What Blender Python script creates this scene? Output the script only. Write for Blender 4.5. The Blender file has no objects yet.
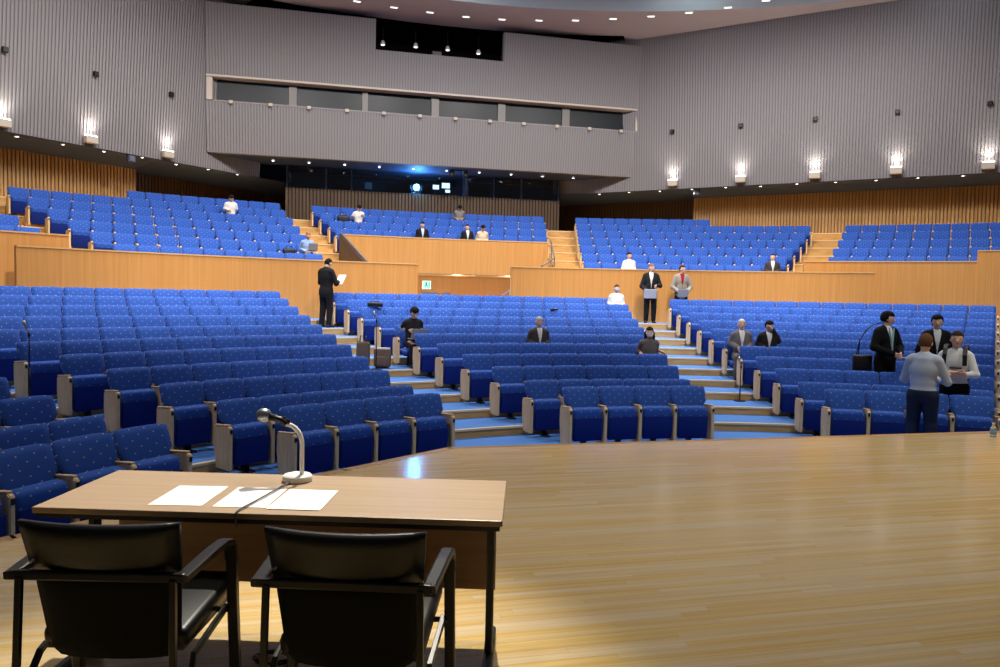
import bpy, bmesh, math, random
import numpy as np
from mathutils import Vector, Matrix
random.seed(7)
SC = bpy.context.scene
COL = SC.collection
PI = math.pi

# ------------------------------------------------------------------ camera
YC = 1.82                       # centre of the seat arcs on the room axis (0, YC)
th, tilt, roll = math.radians(13.0), math.atan((333.5-296.0)/731.0), 0.02
fw = Vector((math.sin(th)*math.cos(tilt), math.cos(th)*math.cos(tilt), -math.sin(tilt)))
r0 = Vector((math.cos(th), -math.sin(th), 0)); u0 = r0.cross(fw)
Rv = r0*math.cos(roll) + u0*math.sin(roll); Uv = u0*math.cos(roll) - r0*math.sin(roll)
cam = bpy.data.cameras.new('camera'); cam.sensor_width = 36.0; cam.lens = 731.0*36/1000.0; cam.clip_end = 200
cam_o = bpy.data.objects.new('camera', cam); COL.objects.link(cam_o)
cam_o.matrix_world = Matrix(((Rv.x, Uv.x, -fw.x, -4.24), (Rv.y, Uv.y, -fw.y, 0.0), (Rv.z, Uv.z, -fw.z, 1.54), (0, 0, 0, 1)))
cam.dof.use_dof = False
SC.camera = cam_o

# ------------------------------------------------------------------ world, view
w = bpy.data.worlds.new('world'); SC.world = w; w.use_nodes = True
w.node_tree.nodes['Background'].inputs[0].default_value = (0.75, 0.78, 0.85, 1)
w.node_tree.nodes['Background'].inputs[1].default_value = 0.04
SC.view_settings.view_transform = 'Standard'; SC.view_settings.look = 'None'
SC.view_settings.gamma = 1.0; SC.view_settings.use_curve_mapping = False
SC.view_settings.exposure = 0.0
SC.cycles.use_denoising = True
SC.cycles.max_bounces = 6; SC.cycles.diffuse_bounces = 3; SC.cycles.glossy_bounces = 3
SC.cycles.sample_clamp_indirect = 4.0
SC.cycles.caustics_reflective = False; SC.cycles.caustics_refractive = False

def aim(o, target):
    d = Vector(target) - o.location
    o.rotation_euler = d.to_track_quat('-Z', 'Y').to_euler()
def spot(name, loc, target, power, angle, blend=0.6, rad=0.15, color=(1, .9, .78)):
    l = bpy.data.lights.new(name, 'SPOT'); l.energy = power; l.spot_size = math.radians(angle); l.spot_blend = blend
    l.shadow_soft_size = rad; l.color = color
    o = bpy.data.objects.new(name, l); COL.objects.link(o); o.location = loc; aim(o, target); return o
# house lights in the ceiling over the audience, plus added fill lamps
def ringpt(R, a, z): return (R*math.sin(math.radians(a)), YC + R*math.cos(math.radians(a)), z)
for a in (-33, -20, -7, 7, 20, 33):      # over the upper tier
    x, y, z = ringpt(17.0, a, 11.6); tx, ty, tz = ringpt(21.0, a, 2.0)
    spot('house_and_fill_light', (x, y, z), (tx, ty, tz), 1750, 150, 0.6, 0.3, (1, .95, .90))
for a in (-40, -20, 0, 20, 40):          # over the lower tier, tilted back
    spot('house_and_fill_light', ringpt(15.0, a, 11.6), ringpt(19.0, a, 0), 1150, 92, 0.9, 0.3, (1, .95, .90))
for a in (-34, -17, 0, 17, 34):          # over the front, tilted to the back of the hall
    spot('house_and_fill_light', ringpt(8.0, a, 11.6), ringpt(17.4, a, 1.2), 4300, 46, 1.0, 0.25, (1, .93, .85))
for a in (-22, 22):                      # added fill from above the stage front, brightening faces in the lower seats
    spot('house_and_fill_light', ringpt(3.2, a, 11.0), ringpt(14.5, a*.8, .6), 2800, 46, 1.0, 0.25, (1, .93, .86))
for a in (-40, -20, 0, 20, 40):          # cove lamps washing the raised ceiling
    spot('cove_light', ringpt(22.3, a, 12.05), ringpt(24.2, a, 12.5), 45, 150, 1.0, 0.1, (.9, .97, 1))
# stage lights: one on the speakers' desk, washes on the boards
spot('stage_spotlight', (-2.6, 9.3, 11.4), (-4.45, 3.0, 0.5), 9500, 15, 0.8, 0.10, (1, .93, .80))
for x, y, pw in ((-1.5, 5.5, 1750), (2.5, 6.0, 1850), (6.5, 4.5, 1500)):
    spot('stage_wash_light', (x, y, 11.4), (x, y+.6, 0.0), pw, 66, 1.0, 0.3, (1, .93, .78))
spot('stage_wash_light', (-5.5, 6.0, 11.4), (-5.2, 3.4, 0.0), 900, 40, 0.9, 0.3, (1, .88, .7))
for a in (-66, 66):                      # unseen side fill, added to brighten the row-end seat panels
    spot('house_and_fill_light', ringpt(10.0, a, 10.5), ringpt(11.0, a*.5, 0), 850, 66, 1.0, 0.3, (1, .94, .88))

# ------------------------------------------------------------------ materials
def lin(c):
    c = c/255.0
    return c/12.92 if c <= 0.04045 else ((c+0.055)/1.055)**2.4
def rgb(r, g, b): return (lin(r), lin(g), lin(b), 1)
def mat(name, col, rough=0.6, metal=0.0, spec=0.5, emit=None, es=0.0):
    m = bpy.data.materials.new(name); m.use_nodes = True
    b = m.node_tree.nodes['Principled BSDF']
    b.inputs['Base Color'].default_value = col; b.inputs['Roughness'].default_value = rough
    b.inputs['Metallic'].default_value = metal; b.inputs['Specular IOR Level'].default_value = spec
    if emit: b.inputs['Emission Color'].default_value = emit; b.inputs['Emission Strength'].default_value = es
    return m
def N(m, t, **kw):
    n = m.node_tree.nodes.new(t)
    for k, v in kw.items(): setattr(n, k, v)
    return n
def L(m, a, b): m.node_tree.links.new(a, b)
def bsdf(m): return m.node_tree.nodes['Principled BSDF']
def math_n(m, op, a, b=None, c=None):
    n = N(m, 'ShaderNodeMath', operation=op)
    for i, v in enumerate((a, b, c)):
        if v is None: continue
        if isinstance(v, (int, float)): n.inputs[i].default_value = v
        else: L(m, v, n.inputs[i])
    return n.outputs[0]
def wood(name, c1, c2, rough=0.45, scale=(14, 14, 1.1), coords='Object', spec=0.4, rnd=0.0):
    m = mat(name, c1, rough, 0, spec)
    tc = N(m, 'ShaderNodeTexCoord'); mp = N(m, 'ShaderNodeMapping'); mp.inputs['Scale'].default_value = scale
    L(m, tc.outputs[coords], mp.inputs[0])
    vec = mp.outputs[0]
    oi = N(m, 'ShaderNodeObjectInfo')
    if rnd:
        geo = N(m, 'ShaderNodeNewGeometry')
        r = math_n(m, 'FRACT', math_n(m, 'ADD', oi.outputs['Random'], geo.outputs['Random Per Island']))
        ad = N(m, 'ShaderNodeVectorMath', operation='ADD'); cb = N(m, 'ShaderNodeCombineXYZ')
        L(m, math_n(m, 'MULTIPLY', r, 37.0), cb.inputs[0]); L(m, math_n(m, 'MULTIPLY', r, 11.0), cb.inputs[2])
        L(m, vec, ad.inputs[0]); L(m, cb.outputs[0], ad.inputs[1]); vec = ad.outputs[0]
    nz = N(m, 'ShaderNodeTexNoise'); nz.inputs['Scale'].default_value = 1.0; nz.inputs['Detail'].default_value = 5
    L(m, vec, nz.inputs['Vector'])
    rp = N(m, 'ShaderNodeValToRGB'); rp.color_ramp.elements[0].color = c2; rp.color_ramp.elements[1].color = c1
    rp.color_ramp.elements[0].position = 0.3; rp.color_ramp.elements[1].position = 0.68
    L(m, nz.outputs[0], rp.inputs[0]); out = rp.outputs[0]
    if rnd:
        hsv = N(m, 'ShaderNodeHueSaturation'); L(m, out, hsv.inputs['Color'])
        L(m, math_n(m, 'ADD', math_n(m, 'MULTIPLY', r, 2*rnd), 1-rnd), hsv.inputs['Value'])
        L(m, math_n(m, 'ADD', math_n(m, 'MULTIPLY', r, -.35), 1.15), hsv.inputs['Saturation']); out = hsv.outputs[0]
    L(m, out, bsdf(m).inputs['Base Color'])
    return m
def dotted(name, base, dot):
    m = mat(name, base, 0.85, 0, 0.25)
    uv = N(m, 'ShaderNodeUVMap'); sp = N(m, 'ShaderNodeSeparateXYZ'); L(m, uv.outputs[0], sp.inputs[0])
    v = math_n(m, 'DIVIDE', sp.outputs[1], 0.075)
    row = math_n(m, 'FLOOR', v)
    off = math_n(m, 'MULTIPLY', math_n(m, 'MODULO', math_n(m, 'ADD', row, 100.0), 2.0), 0.5)
    u = math_n(m, 'ADD', math_n(m, 'DIVIDE', sp.outputs[0], 0.15), math_n(m, 'ADD', off, 50.25))
    du = math_n(m, 'MULTIPLY', math_n(m, 'SUBTRACT', math_n(m, 'FRACT', u), 0.5), 0.15)
    dv = math_n(m, 'MULTIPLY', math_n(m, 'SUBTRACT', math_n(m, 'FRACT', v), 0.5), 0.075)
    d2 = math_n(m, 'ADD', math_n(m, 'MULTIPLY', du, du), math_n(m, 'MULTIPLY', dv, dv))
    k = math_n(m, 'LESS_THAN', d2, 0.0075**2)
    mx = N(m, 'ShaderNodeMix', data_type='RGBA'); L(m, k, mx.inputs[0])
    mx.inputs[6].default_value = base; mx.inputs[7].default_value = dot
    L(m, mx.outputs[2], bsdf(m).inputs['Base Color'])
    bsdf(m).inputs['Sheen Weight'].default_value = 0.08; bsdf(m).inputs['Sheen Tint'].default_value = (.35, .5, 1, 1)
    return m
M = {}
M['fabric'] = dotted('blue_dotted_fabric', rgb(42, 84, 170), rgb(176, 168, 190))
M['shaded_blue'] = mat('shaded_blue_fabric', rgb(16, 40, 118), 0.9, 0, 0.2)  # plain seat blue darkened for the shade on stage-facing undersides
M['panel'] = wood('seat_panel_wood', rgb(236, 208, 166), rgb(218, 182, 136), 0.45, (6, 18, 3))
M['black'] = mat('black_plastic', rgb(16, 16, 18), 0.45)
M['darkmetal'] = mat('dark_metal', rgb(26, 26, 30), 0.4, 0.6)
M['carpet'] = mat('blue_carpet', rgb(88, 136, 210), 0.95, 0, 0.1)
def add_bump(m, scale, strength, dist=0.01):
    tc = N(m, 'ShaderNodeTexCoord'); nz = N(m, 'ShaderNodeTexNoise'); nz.inputs['Scale'].default_value = scale
    L(m, tc.outputs['Object'], nz.inputs['Vector']); bp = N(m, 'ShaderNodeBump'); bp.inputs['Strength'].default_value = strength
    bp.inputs['Distance'].default_value = dist; L(m, nz.outputs[0], bp.inputs['Height']); L(m, bp.outputs[0], bsdf(m).inputs['Normal'])
add_bump(M['carpet'], 90, 0.3)
M['riser'] = wood('step_wood', rgb(216, 172, 108), rgb(190, 144, 82), 0.5, (3, 3, 14))
M['nosing'] = mat('pale_nosing', rgb(232, 205, 160), 0.45)
M['parapet'] = wood('parapet_wood', rgb(210, 150, 82), rgb(196, 136, 68), 0.5, (22, 22, 0.5))
M['parapet_cap'] = mat('parapet_cap_wood', rgb(222, 172, 108), 0.4)
M['stepwood'] = wood('upper_step_wood', rgb(214, 170, 106), rgb(192, 146, 84), 0.45, (3, 3, 14))
M['woodrib'] = wood('ribbed_wall_wood', rgb(180, 146, 96), rgb(152, 118, 72), 0.5, (14, 14, 0.6))
M['woodback'] = mat('rib_gap_brown', rgb(124, 92, 54), 0.7)
M['darkrib'] = wood('dark_and_shaded_rib_wood', rgb(92, 72, 54), rgb(72, 55, 40), 0.55, (14, 14, 0.6))  # booth wall's own dark wood; on the recess walls, shade put into colour
M['darkback'] = mat('dark_and_shaded_rib_gap', rgb(52, 40, 30), 0.8)
M['greyrib'] = mat('grey_ribs', rgb(146, 142, 145), 0.7)
M['greyback'] = mat('grey_rib_gap', rgb(126, 122, 126), 0.8)
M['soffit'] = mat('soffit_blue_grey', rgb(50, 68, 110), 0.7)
M['cream'] = mat('cream_frame', rgb(204, 190, 178), 0.6)
M['ceiling'] = mat('ceiling_off_white', rgb(192, 181, 182), 0.85)
M['cove'] = mat('cove_blue_grey', rgb(196, 212, 218), 0.6)
M['void'] = mat('void_black', rgb(10, 10, 11), 0.9)
M['glass'] = mat('dark_glass', rgb(20, 27, 36), 0.35, 0, 0.25)
M['mullion'] = mat('mullion_grey', rgb(120, 116, 114), 0.5, 0.2)
M['booth'] = mat('booth_interior', rgb(52, 54, 60), 0.8)
M['white'] = mat('white_paint', rgb(232, 230, 226), 0.5)
M['plank'] = wood('stage_plank_oak', rgb(212, 186, 134), rgb(196, 166, 112), 0.16, (1.2, 40, 40), 'Object', 0.5, 0.020)
M['stageedge'] = wood('stage_edge_wood', rgb(190, 150, 96), rgb(164, 124, 72), 0.4, (2, 2, 20))
M['stagegap'] = mat('plank_gap', rgb(176, 142, 92), 0.6)
M['desk'] = wood('desk_laminate', rgb(178, 154, 126), rgb(166, 142, 114), 0.38, (1.5, 30, 10))
M['modesty'] = wood('modesty_panel', rgb(150, 118, 88), rgb(134, 102, 74), 0.45, (1.5, 1.5, 24))
M['blackedge'] = mat('black_edge', rgb(24, 22, 22), 0.4)
M['leather'] = mat('black_leather', rgb(12, 12, 13), 0.4, 0, 0.35); add_bump(M['leather'], 160, 0.15, 0.002)
M['blackwood'] = mat('black_lacquered_wood', rgb(12, 11, 11), 0.34, 0, 0.4)
M['mesh'] = mat('black_backcloth', rgb(9, 9, 9), 0.8, 0, 0.2)
M['paper'] = mat('white_paper', rgb(246, 246, 244), 0.8)
M['chrome'] = mat('brushed_metal', rgb(190, 190, 192), 0.28, 0.9)
M['micgrille'] = mat('silver_grille', rgb(150, 156, 166), 0.35, 0.8)
M['cable'] = mat('grey_cable', rgb(90, 88, 90), 0.6)
M['lamp_on'] = mat('lamp_lens', rgb(255, 250, 238), 0.5, 0, 0.2, (1, .95, .86, 1), 14)
M['lamp_soft'] = mat('ceiling_lamp_lens', rgb(255, 250, 244), 0.5, 0, 0.2, (1, .95, .9, 1), 2.2)
M['sconce'] = mat('sconce_stone', rgb(206, 196, 182), 0.6)
M['exit'] = mat('exit_sign_green', rgb(150, 220, 190), 0.5, 0, 0.3, (.35, 1, .72, 1), 1.6)
M['screen'] = mat('lit_screen', rgb(230, 240, 255), 0.4, 0, 0.3, (.82, .93, 1, 1), 2.2)
M['projlens'] = mat('projector_beam_lens', rgb(120, 200, 255), 0.2, 0, 0.3, (.06, .38, 1, 1), 55)
M['skin'] = mat('skin', rgb(232, 186, 160), 0.55, 0, 0.35)
M['shoe'] = mat('shoe_black', rgb(18, 16, 16), 0.4)
def cloth(key, r, g, b):
    if key not in M: M[key] = mat(key, rgb(r, g, b), 0.85, 0, 0.2)
    return M[key]

# ------------------------------------------------------------------ mesh helpers
class MB:
    def __init__(s): s.bm = bmesh.new(); s.uv = None
    def box(s, c, d, rz=0.0, rx=0.0, bevel=0.0, seg=2):
        r = bmesh.ops.create_cube(s.bm, size=1.0)
        vs = r['verts']
        mt = Matrix.Translation(c) @ Matrix.Rotation(rz, 4, 'Z') @ Matrix.Rotation(rx, 4, 'X') @ Matrix.Diagonal((d[0], d[1], d[2], 1))
        bmesh.ops.transform(s.bm, matrix=mt, verts=vs)
        if bevel:
            es = list({e for v in vs for e in v.link_edges})
            bmesh.ops.bevel(s.bm, geom=es, offset=bevel, segments=seg, affect='EDGES', profile=0.5)
        return s
    def poly(s, pts):
        s.bm.faces.new([s.bm.verts.new(p) for p in pts]); return s
    def prism(s, prof, origin, ux, uy, uz, depth):
        # extrude 2-D profile (in ux, uy) along uz by depth
        ux, uy, uz, o = Vector(ux), Vector(uy), Vector(uz), Vector(origin)
        a = [s.bm.verts.new(o + ux*p[0] + uy*p[1]) for p in prof]
        b = [s.bm.verts.new(o + ux*p[0] + uy*p[1] + uz*depth) for p in prof]
        n = len(prof)
        fs = [s.bm.faces.new(a[::-1]), s.bm.faces.new(b)]
        for i in range(n): fs.append(s.bm.faces.new((a[i], a[(i+1) % n], b[(i+1) % n], b[i])))
        return s
    def tube(s, path, rad, n=8, cap=True):
        P = [Vector(p) for p in path]; rads = rad if isinstance(rad, (list, tuple)) else [rad]*len(P)
        rings = []; up = None
        for i, p in enumerate(P):
            t = (P[min(i+1, len(P)-1)] - P[max(i-1, 0)]).normalized()
            if up is None: up = Vector((0, 0, 1)) if abs(t.z) < 0.9 else Vector((1, 0, 0))
            a = t.cross(up)
            a = a.normalized() if a.length > 1e-4 else t.orthogonal().normalized()
            b = a.cross(t).normalized(); up = b
            rings.append([s.bm.verts.new(p + (a*math.cos(2*PI*k/n) + b*math.sin(2*PI*k/n))*rads[i]) for k in range(n)])
        for i in range(len(P)-1):
            for k in range(n): s.bm.faces.new((rings[i][k], rings[i][(k+1) % n], rings[i+1][(k+1) % n], rings[i+1][k]))
        if cap: s.bm.faces.new(rings[0][::-1]); s.bm.faces.new(rings[-1])
        return s
    def sweep(s, path, wd, ht, up=(0, 0, 1)):
        # rectangular bar along a path
        P = [Vector(p) for p in path]; rings = []
        for i, p in enumerate(P):
            t = (P[min(i+1, len(P)-1)] - P[max(i-1, 0)]).normalized()
            a = t.cross(Vector((1, 0, 0))); b = Vector((1, 0, 0)) - t*t.x; b.normalize(); a = t.cross(b).normalized()
            rings.append([s.bm.verts.new(p + b*(x*wd/2) + a*(y*ht/2)) for x, y in ((-.75, -1), (.75, -1), (1, -.75), (1, .75), (.75, 1), (-.75, 1), (-1, .75), (-1, -.75))])
        for i in range(len(P)-1):
            for k in range(8): s.bm.faces.new((rings[i][k], rings[i][(k+1) % 8], rings[i+1][(k+1) % 8], rings[i+1][k]))
        s.bm.faces.new(rings[0][::-1]); s.bm.faces.new(rings[-1]); return s
    def lathe(s, prof, c=(0, 0, 0), n=20, cap=True):
        c = Vector(c); rings = []
        for r, z in prof: rings.append([s.bm.verts.new(c + Vector((r*math.cos(2*PI*k/n), r*math.sin(2*PI*k/n), z))) for k in range(n)])
        for i in range(len(prof)-1):
            for k in range(n): s.bm.faces.new((rings[i][k], rings[i][(k+1) % n], rings[i+1][(k+1) % n], rings[i+1][k]))
        if cap and prof[0][0] > 1e-5: s.bm.faces.new(rings[0][::-1])
        if cap and prof[-1][0] > 1e-5: s.bm.faces.new(rings[-1])
        return s
    def arc(s, r_in, r_out, z0, z1, a0, a1, step=2.0):
        # solid annular sector about the room axis; angles in degrees
        n = max(1, int(math.ceil(abs(a1-a0)/step))); pr = None
        for i in range(n+1):
            a = math.radians(a0 + (a1-a0)*i/n); sn, cs = math.sin(a), math.cos(a)
            q = [s.bm.verts.new((r*sn, YC + r*cs, z)) for r, z in ((r_in, z0), (r_out, z0), (r_out, z1), (r_in, z1))]
            if pr:
                for k in range(4): s.bm.faces.new((pr[k], pr[(k+1) % 4], q[(k+1) % 4], q[k]))
            else: s.bm.faces.new(q)
            pr = q
        s.bm.faces.new(pr[::-1]); return s
    def mesh(s, name, material, smooth=False, uv=False):
        bmesh.ops.recalc_face_normals(s.bm, faces=s.bm.faces[:])
        if uv:
            ul = s.bm.loops.layers.uv.new('UVMap')
            for f in s.bm.faces:
                for l in f.loops: l[ul].uv = (l.vert.co.x, l.vert.co.z + l.vert.co.y)
        me = bpy.data.meshes.new(name); s.bm.to_mesh(me); s.bm.free()
        if material is not None: me.materials.append(material)
        if smooth:
            for p in me.polygons: p.use_smooth = True
        return me
    def obj(s, name, material, parent=None, smooth=False, uv=False):
        return link(name, s.mesh(name, material, smooth, uv), parent)
def link(name, me, parent=None, loc=None, rz=None):
    o = bpy.data.objects.new(name, me); COL.objects.link(o)
    if parent is not None: o.parent = parent
    if loc is not None: o.location = loc
    if rz is not None: o.rotation_euler = (0, 0, rz)
    return o
def tag(o, label=None, cat=None, group=None, kind=None):
    if label: o['label'] = label
    if cat: o['category'] = cat
    if group: o['group'] = group
    if kind: o['kind'] = kind
    return o
def thing(name, label, cat, loc=(0, 0, 0), rz=0.0, group=None):
    o = bpy.data.objects.new(name, None); COL.objects.link(o); o.location = loc; o.rotation_euler = (0, 0, rz)
    o.empty_display_size = 0.1
    return tag(o, label, cat, group)
def struct(o, label): return tag(o, label, None, None, 'structure')
def copy_tree(o, parent=None):
    c = o.copy(); COL.objects.link(c); c.parent = parent
    for ch in list(o.children): copy_tree(ch, c)
    return c
def ribs(name, material, parent, origin, direc, updir, normal, s0, s1, pitch, width, depth, z_of):
    """vertical ribs on a wall; z_of(s) -> list of (t0, t1) spans along updir. One joined mesh, too fine to pick apart."""
    o, d, u, n = Vector(origin), Vector(direc), Vector(updir), Vector(normal)
    V, F = [], []
    k = int((s1-s0)/pitch)
    for i in range(k+1):
        s = s0 + i*pitch
        if s + width > s1: break
        for t0, t1 in z_of(s):
            b = len(V)
            for t in (t0, t1):
                for ds, dn in ((0, 0), (0, depth), (width, depth), (width, 0)):
                    V.append(o + d*(s+ds) + u*t + n*dn)
            F += [(b, b+1, b+5, b+4), (b+1, b+2, b+6, b+5), (b+2, b+3, b+7, b+6), (b, b+3, b+2, b+1), (b+4, b+5, b+6, b+7)]
    me = bpy.data.meshes.new(name); me.from_pydata([tuple(v) for v in V], [], F); me.materials.append(material)
    ob = link(name, me, parent); ob['kind'] = 'stuff'; return ob

# ------------------------------------------------------------------ levels of the hall
R_ROW = [8.05 + 0.88*i for i in range(11)]
LEV = [-.55, -.55, -.42, -.29, -.16, -.03, .10, .255, .41, .565, .72, .88]
R_UP = {k: 19.9 + .88*(k-1) for k in range(1, 8)}
F_UP = {k: 1.78 + .325*(k-1) for k in range(1, 9)}
A0, A1 = -74, 62

# ------------------------------------------------------------------ lower floor: terraces with carpeted treads and wooden risers
fl = MB().arc(4.6, R_ROW[1]+.02, -.75, -.55, A0, A1).obj('floor', M['carpet'])
struct(fl, 'blue carpeted stepped floor of the lower seating')
for i in range(1, 11):
    ro = R_ROW[i+1] if i < 10 else 18.6
    MB().arc(R_ROW[i]+.03, ro+.03, LEV[i+1]-.2, LEV[i+1], A0, A1).obj('carpet_tread', M['carpet'], fl)
    rs = MB().arc(R_ROW[i], R_ROW[i]+.03, LEV[i]-.02, LEV[i+1]-.025, A0, A1).obj('riser', M['riser'], fl)
    MB().arc(R_ROW[i]-.012, R_ROW[i]+.05, LEV[i+1]-.025, LEV[i+1]+.004, A0, A1).obj('nosing', M['nosing'], rs)

# ------------------------------------------------------------------ stage
SX = [(-9.5, 2.55), (-6.14, 4.98), (-4.12, 6.44), (-3.07, 7.22), (4.6, 7.30), (6.3, 6.1), (9.5, 3.7), (9.5, -4.5), (-9.5, -4.5)]
st = MB()
st.prism([(x, y) for x, y in SX], (0, 0, -.62), (1, 0, 0), (0, 1, 0), (0, 0, 1), .598)
st = st.obj('floor_stage', M['stagegap']); struct(st, 'glossy oak plank stage floor')
edge = MB()
for (xa, ya), (xb, yb) in zip(SX[:6], SX[1:7]):
    d = Vector((xb-xa, yb-ya, 0)); n = Vector((-d.y, d.x, 0)).normalized(); l = d.length
    edge.box(((xa+xb)/2, (ya+yb)/2, -.022), (l+.04, .10, .046), math.atan2(d.y, d.x), 0, .008, 2)
edge.obj('edge_board', M['stageedge'], st)
def left_edge(y):
    for (xa, ya), (xb, yb) in ((SX[0], SX[1]), (SX[1], SX[2]), (SX[2], SX[3])):
        if ya <= y <= yb: return xa + (xb-xa)*(y-ya)/(yb-ya)
    return -9.5
def right_edge(y):
    for (xa, ya), (xb, yb) in ((SX[4], SX[5]), (SX[5], SX[6])):
        if yb <= y <= ya: return xa + (xb-xa)*(y-ya)/(yb-ya)
    return 9.5
PW = .048; planks = []
y = -4.4
while y + PW < 7.22:
    xl, xr = max(left_edge(y), left_edge(y+PW)) + .05, min(right_edge(y), right_edge(y+PW)) - .05
    x = xl - random.random()*1.4
    while x < xr:
        ln = random.choice((1.5, 1.65, 1.8)); a, b = max(x, xl), min(x+ln, xr); x += ln
        if b - a > .15: planks.append((a, b, y))
    y += PW
cp = Vector((-4.24, 0))
def plank_key(p):
    c = Vector(((p[0]+p[1])/2, p[2])); d = c-cp
    f_ = d.x*math.sin(th)+d.y*math.cos(th); s_ = abs(d.x*math.cos(th)-d.y*math.sin(th))
    return f_ if (f_ > 1.9 and s_ < f_*.72+.9) else 100+abs(f_)
planks.sort(key=plank_key)
def plank_mesh(ln):
    return MB().box((0, 0, -.011), (ln-.0004, PW-.0006, .022)).mesh('plank', M['plank'])
pm = {}
for a, b, y in planks[:300]:
    k = round((b-a)/.05)
    if k not in pm: pm[k] = plank_mesh(1.0)
    o = link('plank', pm[k], st, ((a+b)/2, y+PW/2, 0)); o.scale = ((b-a), 1, 1)
V, F = [], []
for a, b, y in planks[300:]:
    k = len(V)
    for z in (-.022, 0):
        V += [(a+.0004, y+.0004, z), (b-.0004, y+.0004, z), (b-.0004, y+PW-.0004, z), (a+.0004, y+PW-.0004, z)]
    F += [(k+4, k+5, k+6, k+7), (k, k+1, k+5, k+4), (k+1, k+2, k+6, k+5), (k+2, k+3, k+7, k+6), (k+3, k, k+4, k+7)]
me = bpy.data.meshes.new('planks_beyond'); me.from_pydata(V, [], F); me.materials.append(M['plank'])
o = link('planks_beyond', me, st); o['kind'] = 'stuff'

# ------------------------------------------------------------------ parapets
def parapet(name, label, R, z0, z1, a0, a1, t=.14, cap=True):
    p = MB().arc(R, R+t, z0, z1, a0, a1, 1.5).obj(name, M['parapet']); struct(p, label)
    if cap: MB().arc(R-.012, R+t+.012, z1, z1+.03, a0, a1, 1.5).obj('cap', M['parapet_cap'], p)
    return p
parapet('parapet_left', 'curved wooden parapet behind the lower seats, beside the person in black suit', 17.9, .6, 2.33, -35.4, -6.4)
parapet('parapet_right', 'curved wooden parapet behind the two standing people', 17.9, .6, 2.34, 1.9, 33.3)
parapet('parapet_far_left', 'higher wooden parapet in front of the side gallery seats by the left wall', 18.62, .2, 2.65, -70, -31.8)
parapet('parapet_far_right', 'higher wooden parapet in front of the side gallery seats by the right wall', 18.62, .2, 2.67, 28.0, 41.1)
parapet('parapet_corner', 'tallest wooden parapet block at the gallery end', 18.60, .2, 2.95, 40.9, 64)
pc = parapet('parapet_center', 'wooden wall and parapet above the exit passage', 21.4, 2.21, 3.30, -10.5, 7.1)
# exit passage under the centre parapet
pg = MB().arc(25.2, 25.3, .5, 2.6, -16, 12).obj('wall_passage', M['parapet']); struct(pg, 'orange wooden back wall of the exit passage')
MB().arc(21.4, 25.3, 2.21, 2.29, -16, 12).obj('passage_ceiling', M['parapet'], pg)
MB().arc(18.6, 25.3, .68, .88, -16, 12).obj('passage_floor', M['carpet'], pg)
MB().arc(20.0, 25.2, .88, 2.2, -11.0, -10.5).obj('passage_side', M['parapet'], pg)
MB().arc(20.0, 25.2, .88, 2.2, 8.2, 8.7).obj('passage_side', M['parapet'], pg)

# ------------------------------------------------------------------ upper tier floor (wooden steps)
fu = MB().arc(18.75, R_UP[1]+.12, 1.5, F_UP[1], -70, -10.7).obj('floor_upper', M['stepwood'])
struct(fu, 'wooden stepped floor of the upper seating')
MB().arc(18.75, R_UP[1]+.12, 1.5, F_UP[1], 7.3, 62).obj('step', M['stepwood'], fu)
for k in range(2, 9):
    r_in = R_UP[k-1] + .12; r_out = R_UP[k] + .12 if k < 8 else 33.5
    spans = [(-70, 62)] if r_in > 21.4 else [(-70, -10.7), (7.3, 62)]
    for a0, a1 in spans:
        s_ = MB().arc(r_in, r_out, F_UP[k]-.36, F_UP[k], a0, a1).obj('step', M['stepwood'], fu)
        MB().arc(r_in-.012, r_in+.04, F_UP[k]-.03, F_UP[k]+.004, a0, a1).obj('nosing', M['nosing'], s_)
AISLES_UP = [(-13.2, -10.9), (7.6, 9.9), (27.9, 31.0), (-31.4, -29.2)]
for a0, a1 in AISLES_UP:
    for k in range(1, 7):
        rr = R_UP[k]+.12
        if k < 3 and a0 < 7.3 and a1 > -10.7: a1_ = a1
        MB().arc(rr-.36, rr-.012, F_UP[k], F_UP[k]+.1625, a0, a1, 1).obj('half_step', M['stepwood'], fu)
# sloping stair wall and handrails beside the centre parapet
def rp(R, a, z): return Vector(ringpt(R, a, z))
sw = MB(); a_ = math.radians(-10.6); dr = Vector((math.sin(a_), math.cos(a_), 0)); dt = Vector((math.cos(a_), -math.sin(a_), 0))
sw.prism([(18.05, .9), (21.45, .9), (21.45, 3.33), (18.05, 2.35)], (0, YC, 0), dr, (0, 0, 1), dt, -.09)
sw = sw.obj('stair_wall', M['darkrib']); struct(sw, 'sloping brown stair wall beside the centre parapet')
MB().tube([rp(21.45, -10.7, 3.36), rp(18.05, -10.7, 2.38)], .028, 8).obj('handrail', M['mullion'], sw)
hr = thing('handrail', 'pale metal stair handrail at the right end of the centre parapet', 'handrail', (0, 0, 0))
MB().tube([rp(21.4, 7.3, 3.36), rp(19.8, 6.9, 2.74), rp(18.2, 4.9, 2.42)], .025, 8).obj('rail', M['mullion'], hr, True)
for R_, a_, z_ in ((21.2, 7.3, 3.3), (19.8, 6.9, 2.74), (18.3, 4.9, 2.43)): MB().tube([rp(R_, a_, .88), rp(R_, a_, z_)], .018, 6).obj('post', M['mullion'], hr)
h2 = thing('handrail', 'white stair handrail inside the exit passage', 'handrail')
MB().tube([rp(22.5, 3.4, 1.50), rp(21.9, 4.9, 1.98)], .025, 8).obj('rail', M['white'], h2, True)
for R_, a_, z_ in ((22.5, 3.4, 1.50), (22.2, 4.15, 1.74), (21.9, 4.9, 1.98)): MB().tube([rp(R_, a_, .88), rp(R_, a_, z_)], .018, 6).obj('post', M['white'], h2)

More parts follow.
